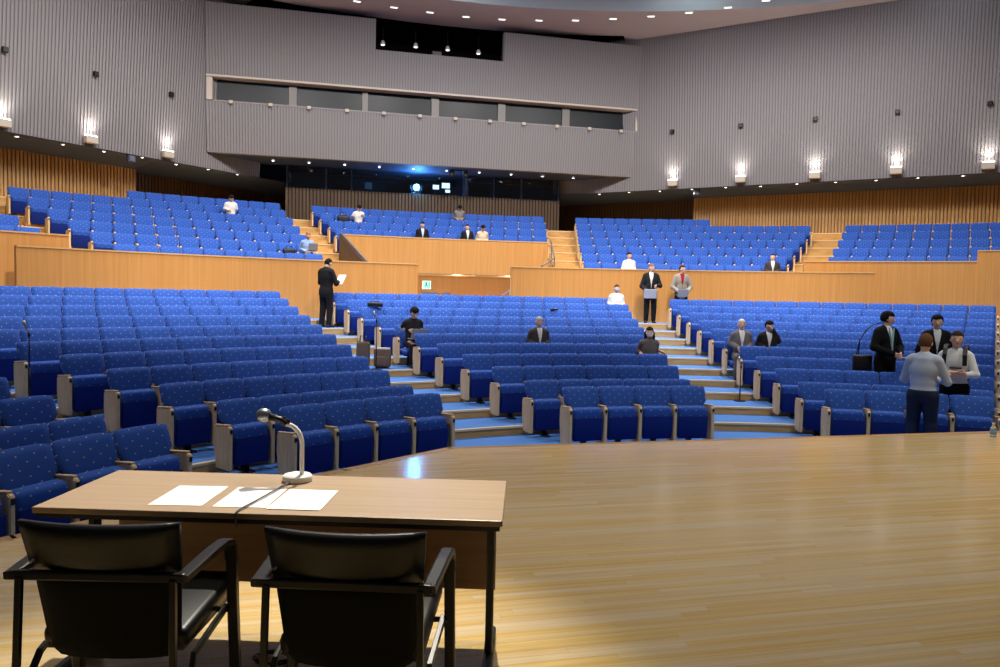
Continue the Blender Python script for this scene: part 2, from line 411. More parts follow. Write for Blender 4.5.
# ------------------------------------------------------------------ side walls (leaning in at the top), soffits, ribbed wood walls
CEIL = 11.9
def side_wall(sign):
    if sign > 0: n = Vector((.6553, .7554, 0)); t = Vector((.7554, -.6553, 0)); c0, s_a, s_b = 26.4, -17.2, 1.6
    else: n = Vector((-.7071, .7071, 0)); t = Vector((-.7071, -.7071, 0)); c0, s_a, s_b = 26.163, -15.6, 2.0
    nm = 'right' if sign > 0 else 'left'
    P = lambda s, c, z: n*c + t*s + Vector((0, 0, z))
    lean = lambda z: c0 - .092*(z-8.2)
    return n, t, P, lean, nm
WALLS = {}
def build_side(sign):
    n, t, P, lean, nm = side_wall(sign)
    # s measured along t from the foot of the perpendicular; the wall runs from behind the balcony out past the frame
    if sign > 0: s0, s1, s_w, c_w, c_r = -16.3, 6.5, -10.55, 28.1, 29.4
    else: s0, s1, s_w, c_w, c_r = -16.4, 0.5, -12.25, 27.9, 29.2
    zb = 5.96; up = Vector((n.x*-.092, n.y*-.092, 1))
    m = MB(); m.poly([P(s0, lean(zb), zb), P(s1, lean(zb), zb), P(s1, lean(CEIL+.1), CEIL+.1), P(s0, lean(CEIL+.1), CEIL+.1)])
    m.poly([P(s0, lean(zb)+.2, zb), P(s1, lean(zb)+.2, zb), P(s1, lean(CEIL)+.2, CEIL+.1), P(s0, lean(CEIL)+.2, CEIL+.1)])
    wl = m.obj('wall_'+nm, M['greyback']); struct(wl, 'tall grey ribbed %s side wall' % nm)
    og = P(0, lean(zb), zb)
    ribs('ribs', M['greyrib'], wl, og, t, up, -n, s0, s1, .102, .064, .024, lambda s: [(0, CEIL-zb+.05)])
    # soffit: a thin sloping slab back to the wooden wall
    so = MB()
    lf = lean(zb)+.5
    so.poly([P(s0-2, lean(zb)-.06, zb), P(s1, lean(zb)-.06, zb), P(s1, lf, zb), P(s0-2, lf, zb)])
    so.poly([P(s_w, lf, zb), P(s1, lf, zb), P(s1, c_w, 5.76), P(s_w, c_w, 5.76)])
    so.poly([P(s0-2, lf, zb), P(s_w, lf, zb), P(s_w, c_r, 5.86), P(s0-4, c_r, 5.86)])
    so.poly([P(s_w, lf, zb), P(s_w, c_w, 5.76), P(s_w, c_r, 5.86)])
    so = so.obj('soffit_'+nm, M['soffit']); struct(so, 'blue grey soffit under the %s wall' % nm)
    # wooden ribbed wall and the recess beside it, whose shade is put into the colour
    m = MB(); m.poly([P(s_w, c_w, 2.0), P(s1, c_w, 2.0), P(s1, c_w, 5.76), P(s_w, c_w, 5.76)])
    m.poly([P(s_w, c_w, 2.0), P(s_w, c_w, 5.9), P(s_w, c_r, 5.9), P(s_w, c_r, 2.0)])
    lw = m.obj('wall_%s_wood' % nm, M['woodback']); struct(lw, 'golden ribbed wooden wall behind the %s gallery seats' % nm)
    ribs('ribs', M['woodrib'], lw, P(0, c_w, 0), t, (0, 0, 1), -n, s_w, s1, .115, .075, .035, lambda s: [(2.0, 5.76)])
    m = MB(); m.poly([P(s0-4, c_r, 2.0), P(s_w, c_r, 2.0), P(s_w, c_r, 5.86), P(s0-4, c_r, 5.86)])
    dw = m.obj('wall_%s_recess' % nm, M['darkback']); struct(dw, 'ribbed wall in the recess beside the booth, shade put into its dark brown')
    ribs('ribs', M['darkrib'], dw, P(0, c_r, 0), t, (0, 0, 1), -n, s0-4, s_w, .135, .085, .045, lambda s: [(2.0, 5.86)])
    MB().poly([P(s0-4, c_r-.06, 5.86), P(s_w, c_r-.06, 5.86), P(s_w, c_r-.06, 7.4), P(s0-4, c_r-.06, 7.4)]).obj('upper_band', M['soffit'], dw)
    # the side wall goes on towards the stage
    e = P(s1, lean(zb), 0)
    fr = MB(); fr.poly([(e.x, e.y, -1), (e.x, -8, -1), (e.x, -8, CEIL), (e.x, e.y, CEIL)])
    fr = fr.obj('wall_%s_front' % nm, M['greyback']); struct(fr, 'grey side wall towards the stage on the %s' % nm)
    return n, t, P, lean
RW = build_side(1); LW = build_side(-1)

# ------------------------------------------------------------------ balcony (rear wall)
def by(z): return 28.45 - .125*(z-6.53)
def bx(sgn, z): return (-8.68 + .012*(z-6.5)) if sgn < 0 else (7.84 + .025*(z-6.5))
bal = MB()
def slab(m, x0, x1, z0, z1, th_=.25):
    m.prism([(0, 0)], (0, 0, 0), (1, 0, 0), (0, 1, 0), (0, 0, 1), 0) if False else None
    q = [(x0, by(z0), z0), (x1, by(z0), z0), (x1, by(z1), z1), (x0, by(z1), z1)]
    f = [m.bm.verts.new(p) for p in q]; b = [m.bm.verts.new((p[0], p[1]+th_, p[2])) for p in q]
    m.bm.faces.new(f); m.bm.faces.new(b[::-1])
    for i in range(4): m.bm.faces.new((f[i], b[i], b[(i+1) % 4], f[(i+1) % 4]))
ZB, ZS, ZT, ZC, ZTOP = 6.53, 8.34, 9.16, 10.56, 11.62
CX0, CX1 = -2.73, 2.11
slab(bal, bx(-1, ZB), bx(1, ZB), ZB, ZS)
bal = bal.obj('wall_back', M['greyback']); struct(bal, 'grey ribbed projection balcony across the rear wall')
m = MB(); slab(m, bx(-1, ZT), bx(1, ZT), ZT, ZC); slab(m, bx(-1, ZC), CX0, ZC, ZTOP); slab(m, CX1, bx(1, ZTOP), ZC, ZTOP)
m.obj('upper_panel', M['greyback'], bal)
upb = Vector((0, -.125, 1))
ribs('ribs', M['greyrib'], bal, (0, by(ZB), ZB), (1, 0, 0), upb, (0, -1, 0), bx(-1, ZB)+.02, bx(1, ZB), .102, .068, .026, lambda s: [(0, ZS-ZB)])
ribs('ribs', M['greyrib'], bal, (0, by(ZB), ZB), (1, 0, 0), upb, (0, -1, 0), bx(-1, ZT)+.02, bx(1, ZT), .102, .068, .026,
     lambda s: [(ZT+.06-ZB, (ZC if CX0-.06 < s < CX1 else ZTOP)-ZB)])
fr = MB()
fr.box(((bx(-1, ZT)+bx(1, ZT))/2, by(ZT)+.18, ZT+.02), (bx(1, ZT)-bx(-1, ZT), .48, .07))
fr.box((bx(-1, ZT)+.1, by(8.75)+.15, (ZS+ZT)/2), (.2, .4, ZT-ZS)); fr.box((bx(1, ZT)-.1, by(8.75)+.15, (ZS+ZT)/2), (.16, .4, ZT-ZS))
fr.obj('window_frame', M['cream'], bal)
MB().box(((bx(-1, ZS)+bx(1, ZS))/2, by(ZS)+.12, ZS-.01), (bx(1, ZS)-bx(-1, ZS), .3, .05)).obj('sill', M['greyrib'], bal)
PX = [(-8.32, -5.82), (-5.57, -3.17), (-2.98, -.55), (-.28, 2.07), (2.35, 4.71), (5.0, 7.62)]
for i, (a, b) in enumerate(PX):
    MB().box(((a+b)/2, by(8.75)+.34, (ZS+ZT)/2), (b-a, .03, ZT-ZS)).obj('pane', M['glass'], bal)
    if i: MB().box(((PX[i-1][1]+a)/2, by(8.75)+.30, (ZS+ZT)/2), (a-PX[i-1][1]+.02, .12, ZT-ZS)).obj('mullion', M['mullion'], bal)
# black follow-spot room behind the notch and the dark gap above the balcony
vb = MB()
vb.poly([(-10, 31.5, 8.0), (10, 31.5, 8.0), (10, 31.5, 14), (-10, 31.5, 14)])
vb.poly([(-10, by(ZC)+.02, ZC-.02), (10, by(ZC)+.02, ZC-.02), (10, 31.5, ZC-.02), (-10, 31.5, ZC-.02)])
vb.poly([(-10, 27.6, 13.2), (10, 27.6, 13.2), (10, 31.5, 13.2), (-10, 31.5, 13.2)])
vb.poly([(-8.4, 28.2, 10), (-8.4, 31.5, 10), (-8.4, 31.5, 13.2), (-8.4, 28.2, 13.2)]); vb.poly([(8, 28.2, 10), (8, 31.5, 10), (8, 31.5, 13.2), (8, 28.2, 13.2)])
vb.obj('dark_room', M['void'], bal)
MB().box((-.32, 29.0, 10.75), (.35, .3, .5)).obj('console', M['greyback'], bal)
# balcony underside
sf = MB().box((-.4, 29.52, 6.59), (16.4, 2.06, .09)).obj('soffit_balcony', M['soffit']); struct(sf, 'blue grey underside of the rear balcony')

# booth wall below the balcony
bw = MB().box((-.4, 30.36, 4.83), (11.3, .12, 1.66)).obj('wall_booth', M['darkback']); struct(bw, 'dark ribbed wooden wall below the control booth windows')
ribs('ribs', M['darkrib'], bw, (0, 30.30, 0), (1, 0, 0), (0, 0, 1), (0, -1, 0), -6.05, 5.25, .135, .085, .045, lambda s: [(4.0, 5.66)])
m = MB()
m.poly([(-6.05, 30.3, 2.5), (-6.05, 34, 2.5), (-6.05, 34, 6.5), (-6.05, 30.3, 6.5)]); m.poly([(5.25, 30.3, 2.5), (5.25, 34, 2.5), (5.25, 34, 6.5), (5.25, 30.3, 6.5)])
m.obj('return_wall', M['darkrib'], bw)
m = MB(); m.poly([(-6, 33, 5.2), (5.2, 33, 5.2), (5.2, 33, 6.6), (-6, 33, 6.6)]); m.poly([(-6, 30.4, 5.6), (5.2, 30.4, 5.6), (5.2, 33, 5.6), (-6, 33, 5.6)]); m.poly([(-6, 30.4, 6.54), (5.2, 30.4, 6.54), (5.2, 33, 6.54), (-6, 33, 6.54)])
struct(m.obj('floor_booth', M['booth']), 'dim interior of the control booth')
gl = bpy.data.materials.new('booth_glass'); gl.use_nodes = True; nt = gl.node_tree; nt.nodes.clear()
ou = nt.nodes.new('ShaderNodeOutputMaterial'); mixs = nt.nodes.new('ShaderNodeMixShader'); tr = nt.nodes.new('ShaderNodeBsdfTransparent'); gs = nt.nodes.new('ShaderNodeBsdfGlossy')
gs.inputs['Roughness'].default_value = .02; tr.inputs[0].default_value = (.75, .8, .85, 1); mixs.inputs[0].default_value = .1
nt.links.new(tr.outputs[0], mixs.inputs[1]); nt.links.new(gs.outputs[0], mixs.inputs[2]); nt.links.new(mixs.outputs[0], ou.inputs[0])
BX = [-6.0, -4.5, -3.5, 1.09, 2.37, 3.56, 5.2]
for i in range(6):
    MB().box(((BX[i]+BX[i+1])/2, 30.36, 6.08), (BX[i+1]-BX[i]-.05, .02, .82)).obj('pane', gl, bw)
for x in BX: MB().box((x, 30.34, 6.08), (.07, .1, .84)).obj('mullion', M['soffit'], bw)
MB().box((-4.0, 31.2, 6.05), (.9, .5, .9)).obj('booth_cabinet', M['void'], bw)
MB().box((2.9, 31.3, 6.05), (.9, .4, .95)).obj('booth_cabinet', M['void'], bw)
MB().box((1.22, 30.62, 6.06), (.2, .05, .8)).obj('booth_post', M['cream'], bw)

# ------------------------------------------------------------------ ceiling
def ceil_outer(a): return 1
m = MB()
PR = [(24.3, a) for a in range(-60, 61, 3)]
inner = [m.bm.verts.new((24.25*math.sin(math.radians(a)), YC + 24.25*math.cos(math.radians(a))*(1 if abs(a) < 8 else 1), CEIL)) for a in range(-66, 67, 3)]
outer = []
for a in range(-66, 67, 3):
    R_ = 26.75 if abs(a) < 17 else 34
    outer.append(m.bm.verts.new((R_*math.sin(math.radians(a)), YC + R_*math.cos(math.radians(a)), CEIL)))
for i in range(len(inner)-1): m.bm.faces.new((inner[i], inner[i+1], outer[i+1], outer[i]))
ce = m.obj('ceiling', M['ceiling']); struct(ce, 'pale ceiling with a raised round centre')
m = MB(); top = []; low = []
for a in range(-66, 67, 3):
    ra = math.radians(a)
    low.append(m.bm.verts.new((24.25*math.sin(ra), YC+24.25*math.cos(ra), CEIL))); top.append(m.bm.verts.new((23.9*math.sin(ra), YC+23.9*math.cos(ra), CEIL+.75)))
for i in range(len(low)-1): m.bm.faces.new((low[i], low[i+1], top[i+1], top[i]))
m.poly([(-26, -8, CEIL+.75), (26, -8, CEIL+.75), (26, 27, CEIL+.75), (-26, 27, CEIL+.75)])
m.obj('raised_centre', M['cove'], ce)

# ------------------------------------------------------------------ auditorium seats
def back_mesh():
    m = MB(); bm = m.bm
    nx, nz = 8, 9; W, z0, z1, T = .266, .37, .825, .075
    def pt(u, v, side):
        z = z0 + (z1-z0)*v; x = (u*2-1)*(.228 if z < .60 else W)
        r = .022                                    # rounded upper corners
        ex = max(0, abs(x)-(W-r)); ez = max(0, z-(z1-r))
        if ex > 0 and ez > 0:
            l = math.hypot(ex, ez)
            if l > r: x = math.copysign((W-r)+ex*r/l, x); z = (z1-r)+ez*r/l
        z -= .006*(abs(x)/W)**4*v                   # gently crowned top
        y = -.15 + .15*v - .012*math.sin(PI*v)
        y += -.02*(x/W)**2*(1 if side == 0 else .6)
        edge = min(1, min(u, 1-u)*7, min(v, 1-v)*6)
        y += (-T*.5*(.55+.45*edge) if side == 0 else T*.5*(.7+.3*edge))
        return (x, y, z)
    G = [[[bm.verts.new(pt(i/nx, j/nz, s)) for j in range(nz+1)] for i in range(nx+1)] for s in (0, 1)]
    for s in (0, 1):
        for i in range(nx):
            for j in range(nz): bm.faces.new((G[s][i][j], G[s][i+1][j], G[s][i+1][j+1], G[s][i][j+1]))
    for i in range(nx):
        for j in (0, nz): bm.faces.new((G[0][i][j], G[0][i+1][j], G[1][i+1][j], G[1][i][j]))
    for j in range(nz):
        for i in (0, nx): bm.faces.new((G[0][i][j], G[0][i][j+1], G[1][i][j+1], G[1][i][j]))
    return m.mesh('backrest', M['fabric'], True, True)
ME = {}
ME['back'] = back_mesh()
# folded cushion: fabric block with a navy underside plate facing the stage, its shade put into the colour
ME['cushion'] = MB().box((0, -.225, .335), (.436, .17, .45), 0, math.radians(6), .045, 4).mesh('seat_cushion', M['fabric'], True, True)
ME['plate'] = MB().box((0, -.318, .268), (.43, .03, .33), 0, math.radians(6), .01, 2).mesh('seat_underside', M['shaded_blue'], True)
ME['cushion_open'] = MB().box((0, -.33, .30), (.436, .42, .09), 0, math.radians(2), .03, 3).mesh('seat_cushion', M['fabric'], True, True)
ME['plate_open'] = MB().box((0, -.33, .246), (.43, .40, .024), 0, math.radians(2), .01, 2).mesh('seat_underside', M['shaded_blue'], True)
def panel_mesh(z0):
    m = MB()
    m.prism([(-.352, z0), (-.06, z0), (-.02, .36), (-.02, .545), (-.33, .575), (-.36, .555)], (-.023, 0, 0), (0, 1, 0), (0, 0, 1), (1, 0, 0), .046)
    bmesh.ops.bevel(m.bm, geom=m.bm.edges[:], offset=.008, segments=2, affect='EDGES')
    return m.mesh('side_panel', M['panel'])
ME['panel'] = panel_mesh(.07); ME['panel_low'] = panel_mesh(.01)
ME['slot'] = MB().box((0, -.362, .515), (.026, .012, .045)).mesh('slot', M['black'])
ME['arm'] = MB().box((0, -.18, .571), (.042, .30, .016), 0, math.radians(-5), .005, 2).mesh('armrest', M['panel'])
ME['ped'] = MB().box((0, -.16, .115), (.07, .07, .23)).box((0, -.18, .012), (.10, .28, .024), 0, 0, .008, 1).mesh('pedestal', M['darkmetal'])

def add_seat(label, group, loc, rz, first_row, last, opened, end_right):
    t = thing('auditorium_seat', label, 'seat', loc, rz, group)
    link('backrest', ME['back'], t)
    c = link('seat_cushion', ME['cushion_open' if opened else 'cushion'], t)
    link('seat_underside', ME['plate_open' if opened else 'plate'], c)
    link('pedestal', ME['ped'], t)
    xs = [-.282 if last else -.275] + ([.282] if end_right else [])
    for x in xs:
        p = link('side_panel', ME['panel_low' if first_row else 'panel'], t, (x, 0, 0))
        link('slot', ME['slot'], p); link('armrest', ME['arm'], p)
    return t
ORD = ['first', 'second', 'third', 'fourth', 'fifth', 'sixth', 'seventh', 'eighth', 'ninth', 'tenth', 'eleventh', 'twelfth', 'thirteenth', 'fourteenth']
P_ = .55
C_R = [1.13, 1.35, 1.57, 1.78, 2.0, 2.23, 2.46, 2.69, 2.90, 3.17, 3.40]
L_R = [-2.94, -3.21, -3.48, -3.75, -4.0, -4.25, -4.51, -4.76, -5.03, -5.28, -5.52]
R_L = [2.89 + .171*i for i in range(11)]
L2_R = [-6.44, -7.24, -7.97, -8.71]
OCC = {('C', 6, 0), ('C', 5, 4), ('C', 4, 7), ('C', 10, 13), ('R', 5, 0), ('R', 5, 1)}   # seats folded down under people
SEAT_AT = {}
def in_view(x, y, z):
    d = Vector((x+4.24, y, z-1.54)); f_ = d.dot(fw)
    return f_ > .5 and -60 < 500+731*d.dot(Rv)/f_ < 1050
for i in range(11):
    R = R_ROW[i]; z = LEV[i]
    def put(blk, j, n, arc, label, group, lastleft, lastright):
        a = arc/R; x, y = R*math.sin(a), YC+R*math.cos(a)
        SEAT_AT[(blk, i, j)] = (x, y, z, -a)
        if in_view(x, y, z+.6): add_seat(label, group, (x, y, z), -a, i == 0, lastleft, (blk, i, j) in OCC, lastright)
    n = i+4
    for j in range(n):
        left = C_R[i]-n*P_
        put('C', j, n, left+(j+.5)*P_, 'blue folding seat, %s row from stage in central block, %s from backpack aisle' % (ORD[i], ORD[j]), 'blue seats of the central block', j == 0, j == n-1)
        put('L', j, n, L_R[i]-(j+.5)*P_, 'blue folding seat, %s row from stage in block behind desk microphone, %s from backpack aisle' % (ORD[i], ORD[j]), 'blue seats of the block behind the desk', j == n-1, j == 0)
        put('R', j, n, R_L[i]+(j+.5)*P_, 'blue folding seat, %s row from stage, %s one across the aisle from long-haired masked person' % (ORD[i], ORD[j]), 'blue seats of the block beyond the central aisle', j == 0, j == n-1)
    if i < 4:
        for j in range(4):
            put('L2', j, 4, L2_R[i]-(j+.5)*P_, 'blue folding seat just beyond left end of desk, %s row, %s from aisle' % (ORD[i], ORD[j]), 'blue seats beside the desk', False, j == 0)

# upper tier: past the three hundred largest, one joined object
UPPER = []
def uspan(k, a, b, n):
    R = R_UP[k]; p = (b-a)/n
    for j in range(n):
        an = (a+(j+.5)*p)/R
        UPPER.append((k, R*math.sin(an), YC+R*math.cos(an), F_UP[k], -an, p/.55, j == n-1))
UL_R = [-4.54, -4.80, -5.04, -5.28, -5.53, -5.81]; UL_L = [-9.80, -10.55, -11.30, -12.04, -12.78, -13.53]
UR_L = [3.33, 3.55, 3.78, 4.00, 4.25, 4.50]; UR_R = [9.23, 9.93, 10.64, 11.37, 12.09, 12.78]
for k in range(1, 7):
    uspan(k, UL_L[k-1], UL_R[k-1], 9+k); uspan(k, UR_L[k-1], UR_R[k-1], 10+k)
uspan(7, -10.76, -6.05, 9); uspan(7, 4.74, 9.79, 10)
for k, a, b, n in ((4, -4.20, 2.93, 14), (5, -4.41, 3.16, 15), (6, -4.71, 3.38, 16), (7, -5.0, 3.56, 17)): uspan(k, a, b, n)
for k, a in ((2, 11.11), (3, 11.80), (4, 12.51), (5, 13.20), (6, 13.88)): uspan(k, a, a+.53*9, 9)
for k, b in ((2, -11.59), (3, -12.33)): uspan(k, b-.53*4, b, 4)
UPPEOPLE = [(6, -18.5), (2, -13.7), (6, -8.4), (7, .8), (4, -3.6), (4, .2), (4, 1.8), (1, 13.5), (1, 25.8)]
UOCC = {}
for k, a in UPPEOPLE:
    best = min((u for u in UPPER if u[0] == k), key=lambda u: abs(-math.degrees(u[4])-a)); UOCC[(k, a)] = best
UBAG = {}
for k, a in ((2, -13.7), (6, -8.4)):
    u0_ = UOCC[(k, a)]; UBAG[k] = max((u for u in UPPER if u[0] == k and u[4] > u0_[4]+1e-4), key=lambda u: -u[4])
occset = {id(u) for u in UOCC.values()} | {id(u) for u in UBAG.values()}
def on_seat(u, z): return (u[1]+.33*math.sin(u[4]), u[2]-.33*math.cos(u[4]), u[3]+z)
parts_all = {}
def mesh_arrays(me):
    me.calc_loop_triangles()
    v = np.empty(len(me.vertices)*3); me.vertices.foreach_get('co', v)
    polys = [tuple(p.vertices) for p in me.polygons]
    return v.reshape(-1, 3), polys, me.materials[0]
CACHE = {k: mesh_arrays(ME[k]) for k in ('back', 'cushion', 'plate', 'cushion_open', 'plate_open', 'panel', 'slot', 'ped')}
VV, FF, MI = [], [], []; mats = [M['fabric'], M['shaded_blue'], M['panel'], M['black'], M['darkmetal']]; UVS = []
base = 0
for u in UPPER:
    k, x, y, z, rz, sx, last = u
    op = id(u) in occset
    items = [('back', 0), ('cushion_open' if op else 'cushion', 0), ('plate_open' if op else 'plate', 0), ('ped', 0), ('panel', -.275), ('slot', -.275)]
    if last: items += [('panel', .275), ('slot', .275)]
    c, s = math.cos(rz), math.sin(rz)
    for key, dx in items:
        v, polys, mt = CACHE[key]
        lx = (v[:, 0]+dx)*sx
        VV.append(np.stack([x + c*lx - s*v[:, 1], y + s*lx + c*v[:, 1], z + v[:, 2]], 1))
        UVS.append(np.stack([v[:, 0], v[:, 2]+v[:, 1]], 1))
        mi = mats.index(mt)
        for p in polys: FF.append(tuple(q+base for q in p)); MI.append(mi)
        base += len(v)
VV = np.concatenate(VV); UVS = np.concatenate(UVS)
me = bpy.data.meshes.new('upper_tier_seats'); me.from_pydata(VV.tolist(), [], FF)
for q in mats: me.materials.append(q)
me.polygons.foreach_set('material_index', MI)
me.polygons.foreach_set('use_smooth', [m_ in (0, 1) for m_ in MI])
uvl = me.uv_layers.new(name='UVMap'); li = np.empty(len(me.loops), dtype=np.int32); me.loops.foreach_get('vertex_index', li)
uvl.data.foreach_set('uv', UVS[li].ravel())
tag(link('upper_tier_seats', me), 'rows of blue seats on the upper tier behind the wooden parapets', 'seats', None, 'stuff')

# ------------------------------------------------------------------ speakers' desk
dk = thing('folding_desk', 'beige folding conference desk with black legs on the stage', 'desk', (-4.404, 3.139, 0), math.radians(-14.9))
MB().box((0, 0, .688), (1.8, .6, .024), 0, 0, .004, 2).obj('tabletop', M['desk'], dk)
MB().box((0, -.004, .668), (1.78, .585, .018)).obj('edge_band', M['blackedge'], dk)
MB().box((.0, .235, .44), (1.72, .016, .44), 0, 0, .003, 1).obj('modesty_panel', M['modesty'], dk)
for sx in (-1, 1):
    lg = MB().box((sx*.845, .02, .35), (.032, .055, .63), 0, 0, .006, 1).obj('leg', M['black'], dk)
    MB().box((sx*.845, .0, .028), (.045, .52, .035), 0, 0, .012, 2).obj('foot', M['black'], lg)
    MB().box((sx*.845, .0, .652), (.06, .46, .03)).obj('bracket', M['darkmetal'], lg)
    MB().tube([(sx*.835, .03, .60), (sx*.77, .10, .55), (sx*.72, .18, .66)], .009, 6).obj('fold_lever', M['darkmetal'], lg)
    for dy in (-.22, .22): MB().lathe([(.022, 0), (.022, .02), (.012, .03)], (sx*.845, dy, 0), 10).obj('caster', M['black'], lg)
# papers on the desk (desk-local)
def desk_pt(x, y, z): return dk_m @ Vector((x, y, z))
dk_m = Matrix.Translation((-4.404, 3.139, 0)) @ Matrix.Rotation(math.radians(-14.9), 4, 'Z')
def paper(x, y, rz, z, label, lift=0):
    m = MB().box((0, 0, .001), (.297, .21, .0012))
    o = m.obj('paper_sheet', M['paper']); o.location = desk_pt(x, y, z); o.rotation_euler = (0, 0, math.radians(-14.9)+rz)
    return tag(o, label, 'paper', 'sheets of paper on the desk')
o = paper(-.385, -.085, .04, .7005, 'white paper sheet lying alone at the left of the desk papers', 1); o.scale = (.707, 1.36, 1)
o = paper(-.13, -.085, .03, .7005, 'white paper sheet in the middle, under the grey microphone cable', 1); o.scale = (.707, 1.36, 1)
o = paper(.09, -.10, .0, .7018, 'white paper sheet overlapping the middle one, nearest the microphone base', 1); o.scale = (.707, 1.36, 1)
# desk microphone: base centre at (.03,.19) desk-local
mp_ = desk_pt(-.03, .195, .7005)
mk = thing('desk_microphone', 'white gooseneck desk microphone with silver head on round base', 'microphone', mp_, math.radians(-14.9))
MB().lathe([(.0, 0), (.062, 0), (.065, .004), (.065, .022), (.058, .029), (.0, .031)], (0, 0, 0), 28).obj('base', M['white'], mk, True)
gn = [(.02, 0, .03)] + [(.02, 0, .03+.0225*k) for k in range(1, 7)] + [(.02-.08*(1-math.cos(t)), 0, .165+.09*math.sin(t)) for t in [PI/2*q/7 for q in range(1, 8)]]
MB().tube(gn, .010, 10).obj('gooseneck', M['white'], mk, True)
MB().tube([(-.048, 0, .252), (-.068, 0, .268)], .018, 10).tube([(-.060, 0, .235), (-.060, 0, .285)], .008, 8).obj('clip', M['black'], mk)
hd = MB().tube([(-.035, 0, .262), (-.085, 0, .274), (-.128, .0, .284)], [.012, .014, .018], 14).obj('handle', M['black'], mk, True)
g_ = MB(); bmesh.ops.create_uvsphere(g_.bm, u_segments=18, v_segments=12, radius=.032, matrix=Matrix.Translation((-.152, 0, .290)) @ Matrix.Diagonal((1.05, 1, 1, 1)))
g_.obj('grille', M['micgrille'], mk, True)
cb_ = [desk_pt(x, y, z) for x, y, z in ((-.045, .135, .708), (-.055, .08, .708), (-.062, .0, .710), (-.075, -.10, .710), (-.09, -.20, .709), (-.104, -.27, .708), (-.108, -.303, .704), (-.109, -.308, .69), (-.106, -.300, .650), (-.10, -.22, .648), (-.09, 0, .648))]
tag(MB().tube(cb_, .0038, 8).obj('microphone_cable', M['cable'], None, True), 'grey microphone cable trailing over the papers and off the desk', 'cable')
cc = []
for q in range(44):
    t = q*.5; r = .07+.012*math.sin(q*1.7); p = desk_pt(-.05+r*math.cos(t)*1.1, -.05+r*math.sin(t)*.7, .012+.0035*(q//12)+.004*math.sin(q)); cc.append(p)
tag(MB().tube(cc, .004, 6).obj('cable_coil', M['black'], None, True), 'small coil of black cable on the boards under the desk', 'cable')

# ------------------------------------------------------------------ two black armchairs
def armchair(label, loc, rz):
    t = thing('armchair', label, 'armchair', loc, rz, 'black armchairs behind the desk')
    def shell(z0, z1, w0, w1, y0, y1, T, curve, bulge, name, material, rc):
        m = MB(); bm = m.bm; nx, nz = 12, 8
        def pt(u, v, s):
            w = w0+(w1-w0)*v; x = (u*2-1)*w; z = z0+(z1-z0)*v; y = y0+(y1-y0)*v
            ez = max(0, rc-(z-z0)) if rc else 0; ex = max(0, abs(x)-(w-rc)) if rc else 0
            if ez > 0 and ex > 0:
                l = math.hypot(ex, ez)
                if l > rc: x = math.copysign(w-rc+ex*rc/l, x); z = z0+rc-ez*rc/l
            y += -curve*(1-(x/w)**2)
            e = min(1, min(u, 1-u)*6, min(v, 1-v)*5)
            return (x, y + (T*.5*(.35+.65*e**.5) if s else -T*.5*(.35+.65*e**.5)*bulge), z - (.012*(x/w)**2 if v > .9 else 0)*0 + .003*((x/w)**2)*v)
        G = [[[bm.verts.new(pt(i/nx, j/nz, s)) for j in range(nz+1)] for i in range(nx+1)] for s in (0, 1)]
        for s in (0, 1):
            for i in range(nx):
                for j in range(nz): bm.faces.new((G[s][i][j], G[s][i+1][j], G[s][i+1][j+1], G[s][i][j+1]))
        for i in range(nx):
            for j in (0, nz): bm.faces.new((G[0][i][j], G[0][i+1][j], G[1][i+1][j], G[1][i][j]))
        for j in range(nz):
            for i in (0, nx): bm.faces.new((G[0][i][j], G[0][i][j+1], G[1][i][j+1], G[1][i][j]))
        return m.obj(name, material, t, True)
    shell(.645, .82, .235, .248, .05, 0, .055, .035, 1, 'back_cushion', M['leather'], 0)
    shell(.355, .645, .208, .232, .10, .05, .03, .03, 1, 'backrest', M['mesh'], .05)
    MB().box((0, .31, .425), (.47, .46, .07), 0, math.radians(3), .025, 3).obj('seat', M['leather'], t, True)
    MB().box((0, .30, .385), (.44, .42, .02)).obj('seat_pan', M['black'], t)
    for s in (-1, 1):
        ar = MB().sweep([(s*.262, -.022, .655), (s*.268, .06, .660), (s*.275, .18, .668), (s*.28, .27, .668), (s*.28, .315, .655), (s*.28, .342, .625), (s*.28, .352, .58)], .042, .026).obj('armrest', M['blackwood'], t)
        MB().sweep([(s*.28, .352, .60), (s*.282, .362, .40), (s*.288, .385, .0)], .036, .032, (0, 1, 0)).obj('leg', M['blackwood'], t)
        MB().sweep([(s*.236, -.02, .65), (s*.24, -.03, .40), (s*.248, -.06, .0)], .02, .02, (0, 1, 0)).obj('leg', M['blackwood'], t)
        MB().sweep([(s*.272, -.04, .16), (s*.25, .10, .36), (s*.262, .35, .41)], .018, .022).obj('side_rail', M['blackwood'], t)
    MB().box((0, -.012, .655), (.545, .024, .03), 0, 0, .006, 2).obj('back_rail', M['blackwood'], t)
    MB().tube([(-.275, .345, .40), (.275, .345, .40)], .010, 8).obj('front_rail', M['blackwood'], t, True)
    return t
armchair('black leather armchair at the desk, behind the paper lying alone', (-4.933, 2.437, 0), math.radians(-13.0))
armchair('black leather armchair at the desk, behind the two overlapping papers', (-4.195, 2.232, 0), math.radians(-16.0))

